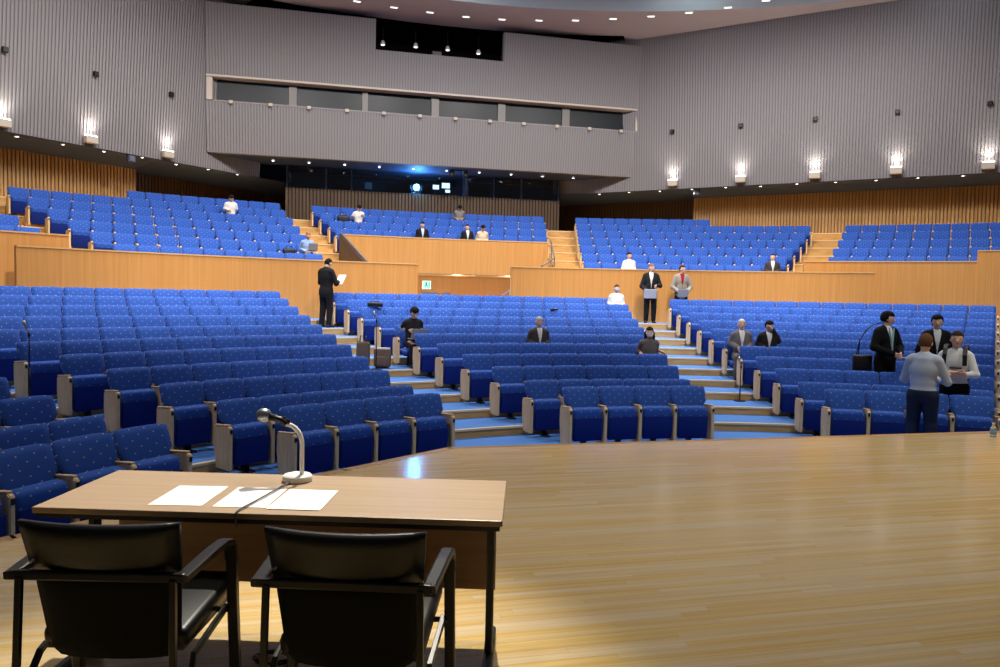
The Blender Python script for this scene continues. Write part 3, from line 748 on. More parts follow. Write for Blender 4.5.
# ------------------------------------------------------------------ lamps
def lamp_proto(name, r, lens):
    t = bpy.data.objects.new(name, None); COL.objects.link(t)
    MB().lathe([(r*1.35, -.004), (r*1.35, .02), (r, .02), (r, -.004)], n=16, cap=False).obj('trim', M['white'], t)
    MB().lathe([(0, .006), (r, .006), (r, .014), (0, .014)], n=16).obj('lens', lens, t)
    return t
def lamps(name, pts, r, lens, label, group, light=None, rev=False):
    pr = lamp_proto(name, r, lens)
    for i, p in enumerate(pts):
        o = pr if i == 0 else copy_tree(pr)
        o.location = p; tag(o, label % ORD[len(pts)-1-i if rev else i], 'ceiling light', group)
        if light:
            spot('downlight', (p[0], p[1], p[2]-.04), (p[0], p[1], 0), light[0], light[1], .5, .05, (1, .88, .7))
def cpt(d, c, s, z, W_): n, t, P, lean = W_; return tuple(P(s, c, z))
rs_ = [(6.831, 29.657), (7.756, 28.666), (8.787, 27.904), (9.745, 27.008), (10.722, 26.127), (11.782, 25.399), (12.685, 24.427), (13.698, 23.596), (14.733, 22.776), (15.661, 21.853), (16.679, 20.992), (17.7, 20.1)]
ls_ = [(-13.309, 24.447), (-12.37, 25.323), (-11.445, 26.156), (-10.486, 26.899), (-9.63, 27.972), (-8.684, 28.707), (-7.779, 29.537)]
lamps('downlight', [(x, y, 5.94) for x, y in rs_], .045, M['lamp_on'], '%s small round soffit downlight counting from the booth along the five-sconce wall', 'downlights along the right soffit', (95, 96))
lamps('downlight', [(x, y, 5.94) for x, y in ls_], .045, M['lamp_on'], '%s small round soffit downlight counting from the booth along the three-sconce wall', 'downlights along the left soffit', (95, 96), True)
lamps('downlight', [(-6.46+1.333*i, 29.35, 6.50) for i in range(10)], .045, M['lamp_on'], '%s small round downlight under the rear balcony counting from the three-sconce wall', 'downlights under the balcony', (26, 80))
cl = [(-3.45, 27.04), (-2.13, 27.23), (-.81, 27.33), (.545, 27.39), (1.89, 27.27), (3.247, 26.98), (4.558, 26.6), (5.842, 26.08), (7.082, 25.47), (8.242, 24.78), (9.325, 23.97), (10.249, 23.07)]
for i, (x, y) in enumerate(cl):
    t = thing('ceiling_light', '%s rectangular ceiling lamp in the curved line, counting from the five-sconce wall' % ORD[11-i], 'ceiling light', (x, y, CEIL), -math.atan2(x, y-YC), 'rectangular lamps across the ceiling')
    MB().box((0, 0, -.01), (.30, .16, .02)).obj('frame', M['white'], t); MB().box((0, 0, -.022), (.24, .09, .006)).obj('lens', M['lamp_soft'], t)
lp_ = [(-2.42, 28.7, 11.07), (-1.17, 28.7, 11.10), (.07, 28.7, 11.10), (1.29, 28.7, 11.08)]
for i, p in enumerate(lp_):
    t = thing('spotlight', '%s small white spotlight in the dark balcony opening, counting from the three-sconce wall' % ORD[i], 'spotlight', p, 0, 'spotlights in the dark opening')
    MB().lathe([(.0, .09), (.05, .09), (.10, -.03), (.10, -.06), (.0, -.06)], n=14).obj('shade', M['white'], t, True)
    MB().tube([(0, 0, .08), (0, 0, .6)], .02, 6).obj('stem', M['black'], t)
    MB().lathe([(0, -.075), (.07, -.075), (.07, -.062), (0, -.062)], n=12).obj('lens', M['lamp_soft'], t)
# small flood blocks along the balcony sill
for i in range(12):
    x = -7.82 + 1.358*i
    t = thing('sill_lamp', '%s small pale lamp block on the balcony sill, counting from the three-sconce wall' % ORD[i], 'lamp', (x, by(8.3)-.05, 8.33), 0, 'lamp blocks along the balcony sill')
    MB().box((0, -.04, -.03), (.14, .10, .11), 0, 0, .012, 1).obj('housing', M['cream'], t); MB().box((0, .03, -.12), (.06, .05, .08)).obj('bracket', M['greyback'], t)
# wall sconces washing upward and black wall loudspeakers
def sconce(x, y, z, W_, nm, k):
    n, t_, P, lean = W_
    rz = math.atan2(n.y, n.x) - PI/2
    t = thing('wall_sconce', '%s pale block wall lamp from the balcony on the wall of %s sconces' % (ORD[k], 'five' if nm == 'right' else 'three'), 'wall lamp', (x, y, z), rz, 'sconces on the %s wall' % nm)
    MB().box((0, -.06, -.02), (.38, .18, .22), 0, 0, .012, 1).obj('housing', M['sconce'], t)
    MB().box((0, -.06, .103), (.34, .13, .012)).obj('lens', M['lamp_on'], t)
    p = Vector((x, y, z)) - n*.10; spot('sconce_light', (p.x, p.y, z+.14), tuple(Vector((p.x, p.y, z+4)) - n*.1), 80, 130, 1.0, .12, (1, .93, .80))
def wbox(x, y, z, W_, nm, k):
    n = W_[0]; rz = math.atan2(n.y, n.x) - PI/2
    t = thing('wall_loudspeaker', 'small black square loudspeaker above the %s sconce from the balcony, wall of %s sconces' % (ORD[k], 'five' if nm == 'right' else 'three'), 'loudspeaker', (x, y, z), rz, 'black boxes on the %s wall' % nm)
    MB().box((0, -.06, 0), (.15, .10, .15), 0, 0, .01, 1).obj('housing', M['void'], t); MB().box((0, -.112, 0), (.12, .012, .12)).obj('grille', M['black'], t)
for k, (x, y) in enumerate(((9.033, 27.247), (11.0, 25.53), (12.98, 23.81), (14.96, 22.10), (16.99, 20.33))): sconce(x, y, 6.2, RW, 'right', k)
for k, (x, y) in enumerate(((-13.413, 23.714), (-11.652, 25.468), (-9.793, 27.328))): sconce(x, y, 6.18, LW, 'left', 2-k)
for k, (x, y) in enumerate(((8.906, 27.176), (10.889, 25.456), (12.864, 23.742), (14.846, 22.022), (16.873, 20.264))): wbox(x, y, 8.19, RW, 'right', k)
for k, (x, y) in enumerate(((-13.303, 23.629), (-11.488, 25.444), (-9.664, 27.268))): wbox(x, y, 8.19, LW, 'left', 2-k)
# small grey signal boxes at the ends of the wooden walls
for (x, y, z, rz, lb) in ((-10.75, 26.6, 5.84, .78, 'small grey box under the soffit where the left golden wall ends'), (9.95, 26.98, 5.84, -.71, 'small grey box under the soffit where the right golden wall ends')):
    t = thing('signal_box', lb, 'box', (x, y, z), rz); MB().box((0, 0, 0), (.26, .12, .24), 0, 0, .01, 1).obj('housing', M['soffit'], t); MB().box((0, -.07, 0), (.18, .01, .16)).obj('face', M['mullion'], t)

# booth contents
pj = thing('projector', 'projector shining a bright blue beam from the booth window', 'projector', (-.83, 30.85, 5.62))
MB().box((0, .25, .36), (.55, .5, .26), 0, 0, .02, 1).obj('body', M['black'], pj)
MB().box((0, .25, .12), (.4, .4, .24)).obj('stand', M['darkmetal'], pj)
g_ = MB(); bmesh.ops.create_uvsphere(g_.bm, u_segments=16, v_segments=10, radius=.13, matrix=Matrix.Translation((0, -.03, .38))); g_.obj('lens', M['projlens'], pj, True)
l_ = bpy.data.lights.new('projector_light', 'POINT'); l_.energy = 170; l_.color = (.12, .45, 1); l_.shadow_soft_size = .05
o_ = bpy.data.objects.new('projector_light', l_); COL.objects.link(o_); o_.location = (-.83, 30.2, 6.02)
def monitor(x, y, z, w_, h_, lb):
    t = thing('monitor', lb, 'monitor', (x, y, z)); MB().box((0, .02, 0), (w_+.04, .03, h_+.04)).obj('bezel', M['black'], t)
    MB().box((0, 0, 0), (w_, .012, h_)).obj('screen', M['screen'], t); MB().box((0, .05, -(z-5.62)/2-h_*.2), (.06, .04, z-5.62)).obj('stand', M['black'], t)
monitor(.01, 31.0, 6.08, .26, .18, 'dim lit screen beside the blue projector beam')
monitor(.44, 31.05, 6.17, .34, .22, 'bright lit screen, the widest in the booth')
monitor(.50, 30.9, 5.92, .20, .12, 'small lit screen below the bright one in the booth')
t = thing('equipment_case', 'pale equipment box behind the booth glass', 'box', (-2.8, 31.1, 5.62)); MB().box((0, 0, .36), (.30, .3, .28), 0, 0, .01, 1).obj('case', M['sconce'], t); MB().box((0, 0, .11), (.4, .35, .22)).obj('shelf', M['booth'], t)
t = thing('bracket_lights', 'pair of dark spotlights clamped under the balcony edge', 'spotlight', (.62, 28.9, 6.5))
for dx in (-.28, .28): MB().lathe([(.05, .02), (.11, -.02), (.11, -.24), (0, -.24)], (dx, 0, -.02), 12).obj('head', M['black'], t)
MB().box((0, 0, -.02), (.7, .05, .04)).obj('bar', M['black'], t)

# exit sign and white panels in the passage
t = thing('exit_sign', 'glowing green exit sign in the passage below the centre wall', 'exit sign', (-1.064, 25.12, 1.87)); 
MB().box((0, .02, 0), (.30, .05, .30), 0, 0, .01, 1).obj('housing', M['white'], t); MB().box((0, -.01, 0), (.27, .01, .27)).obj('face', M['exit'], t)
M['exitmark'] = mat('exit_mark', rgb(20, 120, 80), .6)
mk_ = MB()
mk_.tube([(-.02, 0, .06), (-.02, 0, .061)], .0, 4) if False else None
mk_.box((-.02, -.017, .075), (.05, .004, .05)); mk_.box((-.015, -.017, .01), (.05, .004, .09), 0, 0); mk_.box((-.05, -.017, -.05), (.025, .004, .07)); mk_.box((.025, -.017, -.05), (.025, .004, .07)); mk_.box((.085, -.017, 0), (.03, .004, .2))
mk_.obj('running_figure', M['exitmark'], t)
def white_frame(x, wd, lb):
    t = thing('white_sign_stand', lb, 'stand', (x, 24.9, .88)); MB().box((0, 0, .70), (wd, .03, .10)).obj('board', M['white'], t)
    for dx in ((-.25*wd, .25*wd) if wd < .4 else (-.45*wd+.25, )): MB().box((dx, .0, .33), (.05, .03, .66)).obj('leg', M['white'], t)
white_frame(-1.0, .62, 'wide white stand in the exit passage below the green sign'); white_frame(-.42, .22, 'narrow white stand beside the wide one in the exit passage')
for i, (x, y) in enumerate(((-.50, 21.9), (.28, 21.95), (1.12, 21.9))):
    x, y, z = ringpt(21.75, (-1.4, .7, 3.1)[i], 2.2)
    t = thing('passage_light', '%s small round passage-ceiling lamp counting from the green exit sign' % ORD[i], 'ceiling light', (x, y, z), 0, 'lamps in the passage ceiling')
    MB().lathe([(.07, -.004), (.07, .02), (.05, .02), (.05, -.004)], n=14, cap=False).obj('trim', M['white'], t); MB().lathe([(0, 0), (.05, 0), (.05, .012), (0, .012)], n=14).obj('lens', M['lamp_on'], t)
for a in (-4.5, 0, 4.5):
    l_ = bpy.data.lights.new('passage_lamp_light', 'POINT'); l_.energy = 48; l_.color = (1, .84, .6); l_.shadow_soft_size = .1
    o_ = bpy.data.objects.new('passage_lamp_light', l_); COL.objects.link(o_); o_.location = ringpt(23.3, a, 1.75)

# ------------------------------------------------------------------ people
def surface_nets(D, vox, org):
    ins = D < 0
    nx, ny, nz = D.shape
    acc = np.zeros((nx-1, ny-1, nz-1, 3)); cnt = np.zeros((nx-1, ny-1, nz-1))
    cor = [(i, j, k) for i in (0, 1) for j in (0, 1) for k in (0, 1)]
    sl = lambda c: tuple(slice(c[q], D.shape[q]-1+c[q]) for q in range(3))
    for a in cor:
        for ax in range(3):
            if a[ax]: continue
            b = list(a); b[ax] = 1; b = tuple(b)
            da, db = D[sl(a)], D[sl(b)]
            x = (da < 0) != (db < 0)
            t = np.where(x, da/np.where(x, da-db, 1), 0)
            for q in range(3): acc[..., q] += np.where(x, a[q] + (t if q == ax else 0), 0)
            cnt += x
    act = cnt > 0
    idx = -np.ones(act.shape, dtype=np.int64); idx[act] = np.arange(act.sum())
    cells = np.argwhere(act); V = (cells + acc[act]/cnt[act][:, None])*vox + org
    Q = []
    for ax in range(3):
        u, v = (ax+1) % 3, (ax+2) % 3
        lo = [slice(None)]*3; hi = [slice(None)]*3; lo[ax] = slice(0, -1); hi[ax] = slice(1, None)
        cr = ins[tuple(lo)] != ins[tuple(hi)]
        P = np.argwhere(cr); P = P[(P[:, u] > 0) & (P[:, v] > 0) & (P[:, u] < D.shape[u]-1) & (P[:, v] < D.shape[v]-1)]
        if not len(P): continue
        def at(du, dv): R_ = P.copy(); R_[:, u] += du; R_[:, v] += dv; return idx[R_[:, 0], R_[:, 1], R_[:, 2]]
        q = np.stack([at(-1, -1), at(0, -1), at(0, 0), at(-1, 0)], 1)
        fl_ = ~ins[P[:, 0], P[:, 1], P[:, 2]]
        q[fl_] = q[fl_][:, ::-1]; Q.append(q)
    return V, np.concatenate(Q)
def cap(a, b, ra, rb, k=.02): return ('c', np.array(a, float), np.array(b, float), ra, rb, k)
def ell(c, r, Rm=None, k=.03): return ('e', np.array(c, float), np.array(r, float), Rm, 0, k)
def build_sdf(prims, vox, infl=0.0, cuts=()):
    lo, hi = np.full(3, 9.), np.full(3, -9.)
    for p in prims:
        if p[0] == 'c': r = max(p[3], p[4])+infl+.03; lo = np.minimum(lo, np.minimum(p[1], p[2])-r); hi = np.maximum(hi, np.maximum(p[1], p[2])+r)
        else: r = p[2].max()+infl+.03; lo = np.minimum(lo, p[1]-r); hi = np.maximum(hi, p[1]+r)
    n = np.ceil((hi-lo)/vox).astype(int)+2
    D = np.full(n, 1.0)
    for p in prims:
        k = p[5]
        if p[0] == 'c': r = max(p[3], p[4])+infl+k+2*vox; l, h = np.minimum(p[1], p[2])-r, np.maximum(p[1], p[2])+r
        else: r = p[2].max()+infl+k+2*vox; l, h = p[1]-r, p[1]+r
        i0 = np.clip(np.floor((l-lo)/vox).astype(int), 0, n-1); i1 = np.clip(np.ceil((h-lo)/vox).astype(int)+1, 1, n)
        ax = [lo[q]+np.arange(i0[q], i1[q])*vox for q in range(3)]
        G = np.stack(np.meshgrid(*ax, indexing='ij'), -1)
        if p[0] == 'c':
            ab = p[2]-p[1]; L2 = max(ab@ab, 1e-9); t = np.clip(((G-p[1])@ab)/L2, 0, 1)
            d = np.linalg.norm(G-p[1]-t[..., None]*ab, axis=-1) - (p[3]+(p[4]-p[3])*t)
        else:
            q = G-p[1]
            if p[3] is not None: q = q@p[3]
            k0 = np.linalg.norm(q/p[2], axis=-1); k1 = np.linalg.norm(q/p[2]**2, axis=-1); d = k0*(k0-1)/np.maximum(k1, 1e-6)
        d = d - infl
        s_ = (slice(i0[0], i1[0]), slice(i0[1], i1[1]), slice(i0[2], i1[2])); a = D[s_]
        hh = np.clip(.5+.5*(a-d)/k, 0, 1); D[s_] = a*(1-hh)+d*hh-k*hh*(1-hh)
    if cuts:
        ax = [lo[q]+np.arange(n[q])*vox for q in range(3)]; G = np.stack(np.meshgrid(*ax, indexing='ij'), -1)
        for c in cuts: D = np.maximum(D, c(G))
    D[0], D[-1], D[:, 0], D[:, -1], D[:, :, 0], D[:, :, -1] = 1, 1, 1, 1, 1, 1
    return surface_nets(D, vox, lo)
def net_obj(name, prims, vox, material, parent, infl=0.0, cuts=()):
    V_, Q_ = build_sdf(prims, vox, infl, cuts)
    me = bpy.data.meshes.new(name); me.from_pydata(V_.tolist(), [], Q_.tolist()); me.materials.append(material)
    me.polygons.foreach_set('use_smooth', [True]*len(me.polygons))
    return link(name, me, parent)
def rotm(pitch, yaw=0.0, rollz=0.0):
    cx, sx = math.cos(pitch), math.sin(pitch); cz, sz = math.cos(yaw), math.sin(yaw); cy, sy = math.cos(rollz), math.sin(rollz)
    X = np.array([[1, 0, 0], [0, cx, -sx], [0, sx, cx]]); Z = np.array([[cz, -sz, 0], [sz, cz, 0], [0, 0, 1]]); Y = np.array([[cy, 0, sy], [0, 1, 0], [-sy, 0, cy]])
    return Z@X@Y
def person(label, loc, heading, H=1.68, sit=False, lean=0.0, head=(0, 0), arms=None, top=None, jacket=None, sleeves='long', legs=(40, 40, 48), hair=(24, 20, 20), style='short', mask=None, vox=.013, legpose=None, collar=None, group=None, dx=0.0, stride=0.0):
    s = H/1.72
    root = thing('person', label, 'person', loc, -math.radians(heading), group)
    pel0 = np.array([0, 0, .94])
    pel = np.array([dx, .345/s, .475/s]) if sit else pel0
    Rt = rotm(math.radians(-lean))                     # lean > 0: forward
    T = lambda p: (pel + Rt@(np.array(p, float)-pel0))*s
    neck = np.array([0, 0, 1.50]); Rh = Rt@rotm(math.radians(-head[1]), math.radians(head[0]))
    TH = lambda p: T(neck) + (Rh@(np.array(p, float)-neck))*s
    E = lambda c, r, k=.03: ell(T(c), np.array(r)*s, Rt, k)
    EH = lambda c, r, k=.012: ell(TH(c), np.array(r)*s, Rh, k)
    torso = [E((0, 0, .94), (.16, .108, .13) if not sit else (.15, .105, .092)), E((0, .01, 1.08), (.145, .108, .16)), E((0, .0, 1.26), (.168, .112, .19)), cap(T((-.125, -.005, 1.395)), T((.125, -.005, 1.395)), .058*s, .058*s, .04), cap(T((0, -.01, 1.40)), T((0, -.005, 1.44)), .075*s, .06*s, .05)]
    neckp = [cap(T((0, -.008, 1.40)), TH((0, .0, 1.54)), .057*s, .05*s, .02)]
    headp = [EH((0, .012, 1.625), (.076, .094, .106)), EH((0, .04, 1.565), (.052, .06, .058)), cap(TH((0, .100, 1.62)), TH((0, .118, 1.59)), .009*s, .014*s, .008)] + [EH((q*.078, -.002, 1.605), (.011, .022, .032), .006) for q in (-1, 1)]
    # arms
    up_, fo_, hand = [], [], []
    A = arms or {}
    for q, nm in ((-1, 'l'), (1, 'r')):                # l: person's left is -x when facing +y? keep -x as 'l'
        sh = T((q*.165, -.005, 1.375))
        el, wr = A.get(nm, (((q*.25, -.03, 1.12), (q*.235, .08, .89)) if not sit else ((q*.25, .20, .74), (q*.12, .44, .66))))
        el, wr = np.array(el, float), np.array(wr, float)
        if sit: el += (0, .13, .04); wr += (0, .13, .04); el[0] = np.clip(el[0], -.212, .212)
        el, wr = el*s, wr*s
        up_.append(cap(sh, el, .050*s, .039*s)); fo_.append(cap(el, wr, .038*s, .026*s))
        d = wr-el; d = d/np.linalg.norm(d); hd_ = d + np.array([0, 0, -.25]); hd_ /= np.linalg.norm(hd_)
        side = np.cross(hd_, np.array([q*1.0, .15, 0])); side /= np.linalg.norm(side); nrm = np.cross(side, hd_)
        for w_ in (-.018, .018): hand.append(cap(wr+hd_*.015*s+side*w_*s, wr+hd_*.085*s+side*w_*1.1*s, .017*s, .016*s, .012))
        for f_, (w_, l_) in enumerate(((-.034, .062), (-.012, .075), (.011, .07), (.033, .055))):
            b0 = wr+hd_*.085*s+side*w_*s; b1 = b0+(hd_*.55*l_+nrm*(-q)*0*l_)*s; cu = (hd_*.8+np.array([0, 0, -.6])); b2 = b1+cu/np.linalg.norm(cu)*l_*.5*s
            hand += [cap(b0, b1, .0105*s, .0095*s, .005), cap(b1, b2, .0095*s, .008*s, .005)]
        tb = wr+hd_*.03*s-side*.03*s; hand += [cap(tb, tb+(hd_*.035-side*.028)*s, .013*s, .011*s, .008), cap(tb+(hd_*.035-side*.028)*s, tb+(hd_*.07-side*.03)*s, .011*s, .009*s, .005)]
    # legs
    lg, ft, shank = [], [], []
    for q in (-1, 1):
        if sit:
            kp, an = (legpose or {}).get(q, ((q*.10+dx, .70/s, .445/s), (q*.10+dx, .64/s, .075/s+.01)))
            hip = T((q*.085, 0, .93))
        else:
            hip = T((q*.09, 0, .90)); kp, an = (q*.105, .015+stride*q*.10, .49), (q*.11, -.03+stride*q*.18, .085)
        kp, an = np.array(kp)*s, np.array(an)*s
        lg.append(cap(hip, kp, (.072 if sit else .088)*s, .058*s)); shank.append(cap(kp, an, .057*s, .038*s)); ft.append(cap(an+np.array([0, -.03, -.045])*s, an+np.array([q*.03, .15, -.055])*s, .038*s, .028*s, .02)); ft.append(cap(an, an+np.array([0, 0, -.04])*s, .036*s, .036*s, .02))
    body = net_obj('body', torso+neckp+headp+up_+fo_+hand+lg+shank+ft, vox, M['skin'], root)
    inv = lambda G: ((G/s - pel)@Rt) + pel0            # back to upright torso coordinates
    invh = lambda G: ((G - T(neck))/s)@Rh + neck
    cl_ = lambda c: cloth('cloth_%d_%d_%d' % c, *c)
    net_obj('trousers', torso[:1]+lg+[cap(p[1], p[1]+(p[2]-p[1])*.96, p[3]*1.12, p[4]*1.25) for p in shank], vox, cl_(legs), root, .018*s, [lambda G: inv(G)[..., 2]-.985])
    net_obj('shoes', ft, vox, M['shoe'], root, .008*s)
    def sl(p, f): return cap(p[1], p[1]+(p[2]-p[1])*f, p[3], p[3]+(p[4]-p[3])*f)
    slv = up_ + [sl(p, .93) for p in fo_] if sleeves == 'long' else ([sl(p, .75) for p in up_] if sleeves == 'short' else up_ + [sl(p, .3) for p in fo_])
    tc_ = top or (235, 235, 235)
    if jacket:
        net_obj('shirt', torso, vox, cl_(tc_), root, .012*s)
        def vcut(G):
            P = inv(G); w_ = .004 + .055*np.clip((P[..., 2]-1.12)/.30, 0, 1); w_ = np.where(P[..., 2] < 1.02, .0, w_)
            return -np.maximum(np.maximum(np.abs(P[..., 0])-w_, .0-P[..., 1]), P[..., 2]-1.6)
        jk = torso+[E((0, -.005, .86), (.17, .12, .16))]+slv
        net_obj('jacket', jk, vox, cl_(jacket), root, .026*s, [vcut, lambda G: .74-inv(G)[..., 2] if not sit else .84-inv(G)[..., 2]*1.0])
    else:
        net_obj('shirt', torso+slv, vox, cl_(tc_), root, .013*s, [lambda G: .95-inv(G)[..., 2]])
    if collar:
        net_obj('collar', [cap(T((0, -.008, 1.43)), T((0, .0, 1.475)), .062*s, .06*s)], vox, cl_(collar), root, .004, [lambda G: inv(G)[..., 2]-1.485])
    hp = [EH((0, .008, 1.632), (.078, .096, .107))]
    if style == 'long': hp += [EH((0, -.045, 1.56), (.088, .065, .14)), cap(TH((-.075, -.01, 1.6)), TH((-.085, .01, 1.44)), .03*s, .03*s), cap(TH((.075, -.01, 1.6)), TH((.085, .01, 1.44)), .03*s, .03*s)]
    if style == 'full': hp += [EH((0, .0, 1.665), (.084, .098, .078)), EH((0, -.03, 1.63), (.082, .078, .075))]
    def hcut(G):
        P = invh(G); y, z = P[..., 1], P[..., 2]-1.62
        front = .05 if style != 'full' else .042 + .25*np.abs(P[..., 0]-.03)
        return np.maximum(np.minimum(front-z, y-.012*1.5), (-.3 if style == 'long' else -.062)-z)
    net_obj('hair', hp, vox, cl_(hair), root, (.009 if style == 'short' else .011)*s, [hcut])
    g = MB()
    for q in (-1, 1): bmesh.ops.create_uvsphere(g.bm, u_segments=8, v_segments=6, radius=.0115*s, matrix=Matrix.Translation(TH((q*.032, .090, 1.628))) @ Matrix.Diagonal((1.3, .8, .8, 1)))
    g.obj('eyes', M['black'], root)
    if mask:
        net_obj('face_mask', headp[:2], min(vox, .012), cl_(mask), root, .011*s, [lambda G: .028-invh(G)[..., 1], lambda G: np.abs(invh(G)[..., 2]-1.57)-.045])
    else:
        g = MB(); bmesh.ops.create_uvsphere(g.bm, u_segments=8, v_segments=6, radius=.012*s, matrix=Matrix.Translation(TH((0, .096, 1.562))) @ Matrix.Diagonal((1.8, .6, .45, 1))); g.obj('mouth', cloth('lips', 150, 84, 78), root)
    return root, T, s
def polar(R, a, z): return ringpt(R, a, z)
def local(root, p):
    return Matrix.Translation(root.location) @ Matrix.Rotation(root.rotation_euler.z, 4, 'Z') @ Vector(p)
def slab_thing(name, label, cat, loc, rz, size, material, tiltx=0.0):
    t = thing(name, label, cat, loc, rz); o = MB().box((0, 0, 0), size, 0, tiltx, min(size)*.2, 1).obj('sheet', material, t); return t

# standing people
p1, T1, s1_ = person('person in black suit standing on the aisle steps with back turned, reading a paper', polar(16.45, -15.4, LEV[10]), 38, 1.62, head=(-8, 28), arms={'l': ((-.26, .10, 1.12), (-.10, .30, 1.16)), 'r': ((.26, .06, 1.10), (.12, .32, 1.14))}, top=(235, 235, 235), jacket=(26, 26, 28), legs=(22, 22, 25), hair=(18, 16, 16), collar=(240, 240, 240))
slab_thing('paper_sheet', 'white paper held by the person in black suit on the aisle', 'paper', local(p1, (.02, .518, 1.14)), p1.rotation_euler.z, (.21, .012, .28), M['paper'], math.radians(-35))
p2, _, _ = person('person in black suit standing before the parapet holding a grey folder', polar(17.25, 14.2, LEV[11]), 198, 1.60, head=(28, 4), arms={'l': ((-.27, .0, 1.10), (-.14, .22, 1.10)), 'r': ((.26, .0, 1.08), (.10, .20, .92))}, top=(238, 236, 234), jacket=(34, 34, 38), legs=(20, 20, 24), hair=(120, 104, 84))
slab_thing('folder', 'grey folder held by the person in black suit before the parapet', 'folder', local(p2, (.04, .31, .80)), p2.rotation_euler.z, (.34, .02, .25), cloth('folder_grey', 178, 184, 198), math.radians(-12))
p3, _, _ = person('person in light grey jacket and red top standing before the parapet', polar(17.35, 17.0, LEV[11]), 192, 1.58, head=(40, 0), arms={'l': ((-.27, .02, 1.09), (-.12, .22, .93)), 'r': ((.27, .02, 1.09), (.13, .20, .95))}, top=(150, 30, 36), jacket=(150, 142, 134), legs=(34, 32, 36), hair=(52, 38, 30))
slab_thing('tablet', 'grey tablet held by the person in light grey jacket', 'tablet', local(p3, (.03, .325, .84)), p3.rotation_euler.z, (.28, .018, .21), cloth('tablet_grey', 156, 162, 176), math.radians(-12))
p4, _, _ = person('person in pale blue shirt and jeans standing at the stage edge, back turned', polar(7.15, 28.3, -.55), 52, 1.69, head=(-6, 6), arms={'l': ((-.25, .10, 1.10), (-.08, .30, 1.10)), 'r': ((.27, .06, 1.10), (.14, .30, 1.10))}, top=(176, 190, 214), legs=(34, 44, 68), hair=(96, 66, 42), vox=.010, collar=(190, 202, 224))
p5, T5, s5 = person('person in white shirt with black backpack straps, arms folded', polar(8.33, 33.2, -.55), 232, 1.70, head=(12, 0), arms={'l': ((-.26, .06, 1.12), (.06, .24, 1.10)), 'r': ((.26, .06, 1.12), (-.06, .26, 1.15))}, top=(222, 226, 230), legs=(24, 26, 32), sleeves='elbow', hair=(58, 38, 28), vox=.010)
p6, _, _ = person('person in black suit and pale tie standing between seat rows, looking sideways', polar(10.06, 29.3, LEV[3]), 178, 1.68, head=(50, 4), arms={'l': ((-.26, .04, 1.12), (-.06, .27, 1.04)), 'r': ((.26, .02, 1.12), (.08, .28, 1.02))}, top=(206, 216, 226), jacket=(14, 14, 16), legs=(14, 14, 17), hair=(16, 14, 14), style='full', vox=.011)
slab_thing('notepad', 'white notepad in the hands of the person in black suit and pale tie', 'notepad', local(p6, (.0, .447, .95)), p6.rotation_euler.z, (.16, .10, .012), M['paper'], math.radians(12))
p7, _, _ = person('person in black suit, long dark fringe, standing behind the white shirt and backpack', polar(10.08, 33.6, LEV[3]), 214, 1.64, head=(-6, 2), top=(214, 222, 226), jacket=(18, 18, 21), legs=(16, 16, 19), hair=(18, 15, 14), style='full', vox=.011)
# lanyard and print
def strip(name, pts, wd, material, parent): return MB().sweep(pts, wd, .006).obj(name, material, parent)
MB().tube([(-.05, .112, 1.42), (-.01, .142, 1.20), (0, .147, 1.02)], .012, 6).tube([(.05, .112, 1.42), (.01, .142, 1.20), (0, .147, 1.02)], .010, 6).obj('tie', cloth('tie_pale', 150, 190, 200), p6)
MB().box((-.02, .142, 1.19), (.15, .02, .025), 0, .1).box((-.02, .146, 1.14), (.12, .02, .045), 0, .05).obj('shirt_print', cloth('print_grey', 60, 66, 74), p5)
# backpack worn by the white-shirted person
bp = thing('backpack', 'black backpack worn by the person in white shirt', 'backpack', p5.location, p5.rotation_euler.z)
MB().box((0, -.225, 1.16), (.30, .16, .44), 0, 0, .05, 3).obj('pack', M['black'], bp, True)
for q in (-1, 1): MB().sweep([(q*.115, -.165, 1.37), (q*.116, -.14, 1.46), (q*.118, -.07, 1.515), (q*.12, .02, 1.515), (q*.122, .095, 1.465), (q*.125, .145, 1.38), (q*.128, .16, 1.29), (q*.13, .165, 1.23)], .055, .014).obj('strap', M['black'], bp)
bg = thing('shoulder_bag', 'black shoulder bag at the hip of the person in black suit and pale tie', 'bag', polar(10.08, 29.3-1.98, LEV[3]+.80), PI-math.radians(29.3-1.98))
MB().box((0, 0, 0), (.30, .12, .30), 0, 0, .03, 2).obj('pouch', M['black'], bg, True); MB().tube([(.10, .02, .14), (.055, .02, .40), (-.05, .01, .58), (-.14, .0, .665), (-.25, -.01, .70), (-.31, -.02, .70), (-.25, -.03, .70), (-.14, -.03, .665), (-.05, -.03, .58), (.045, -.03, .40), (.06, -.02, .14)], .009, 6).obj('strap', M['black'], bg, True)

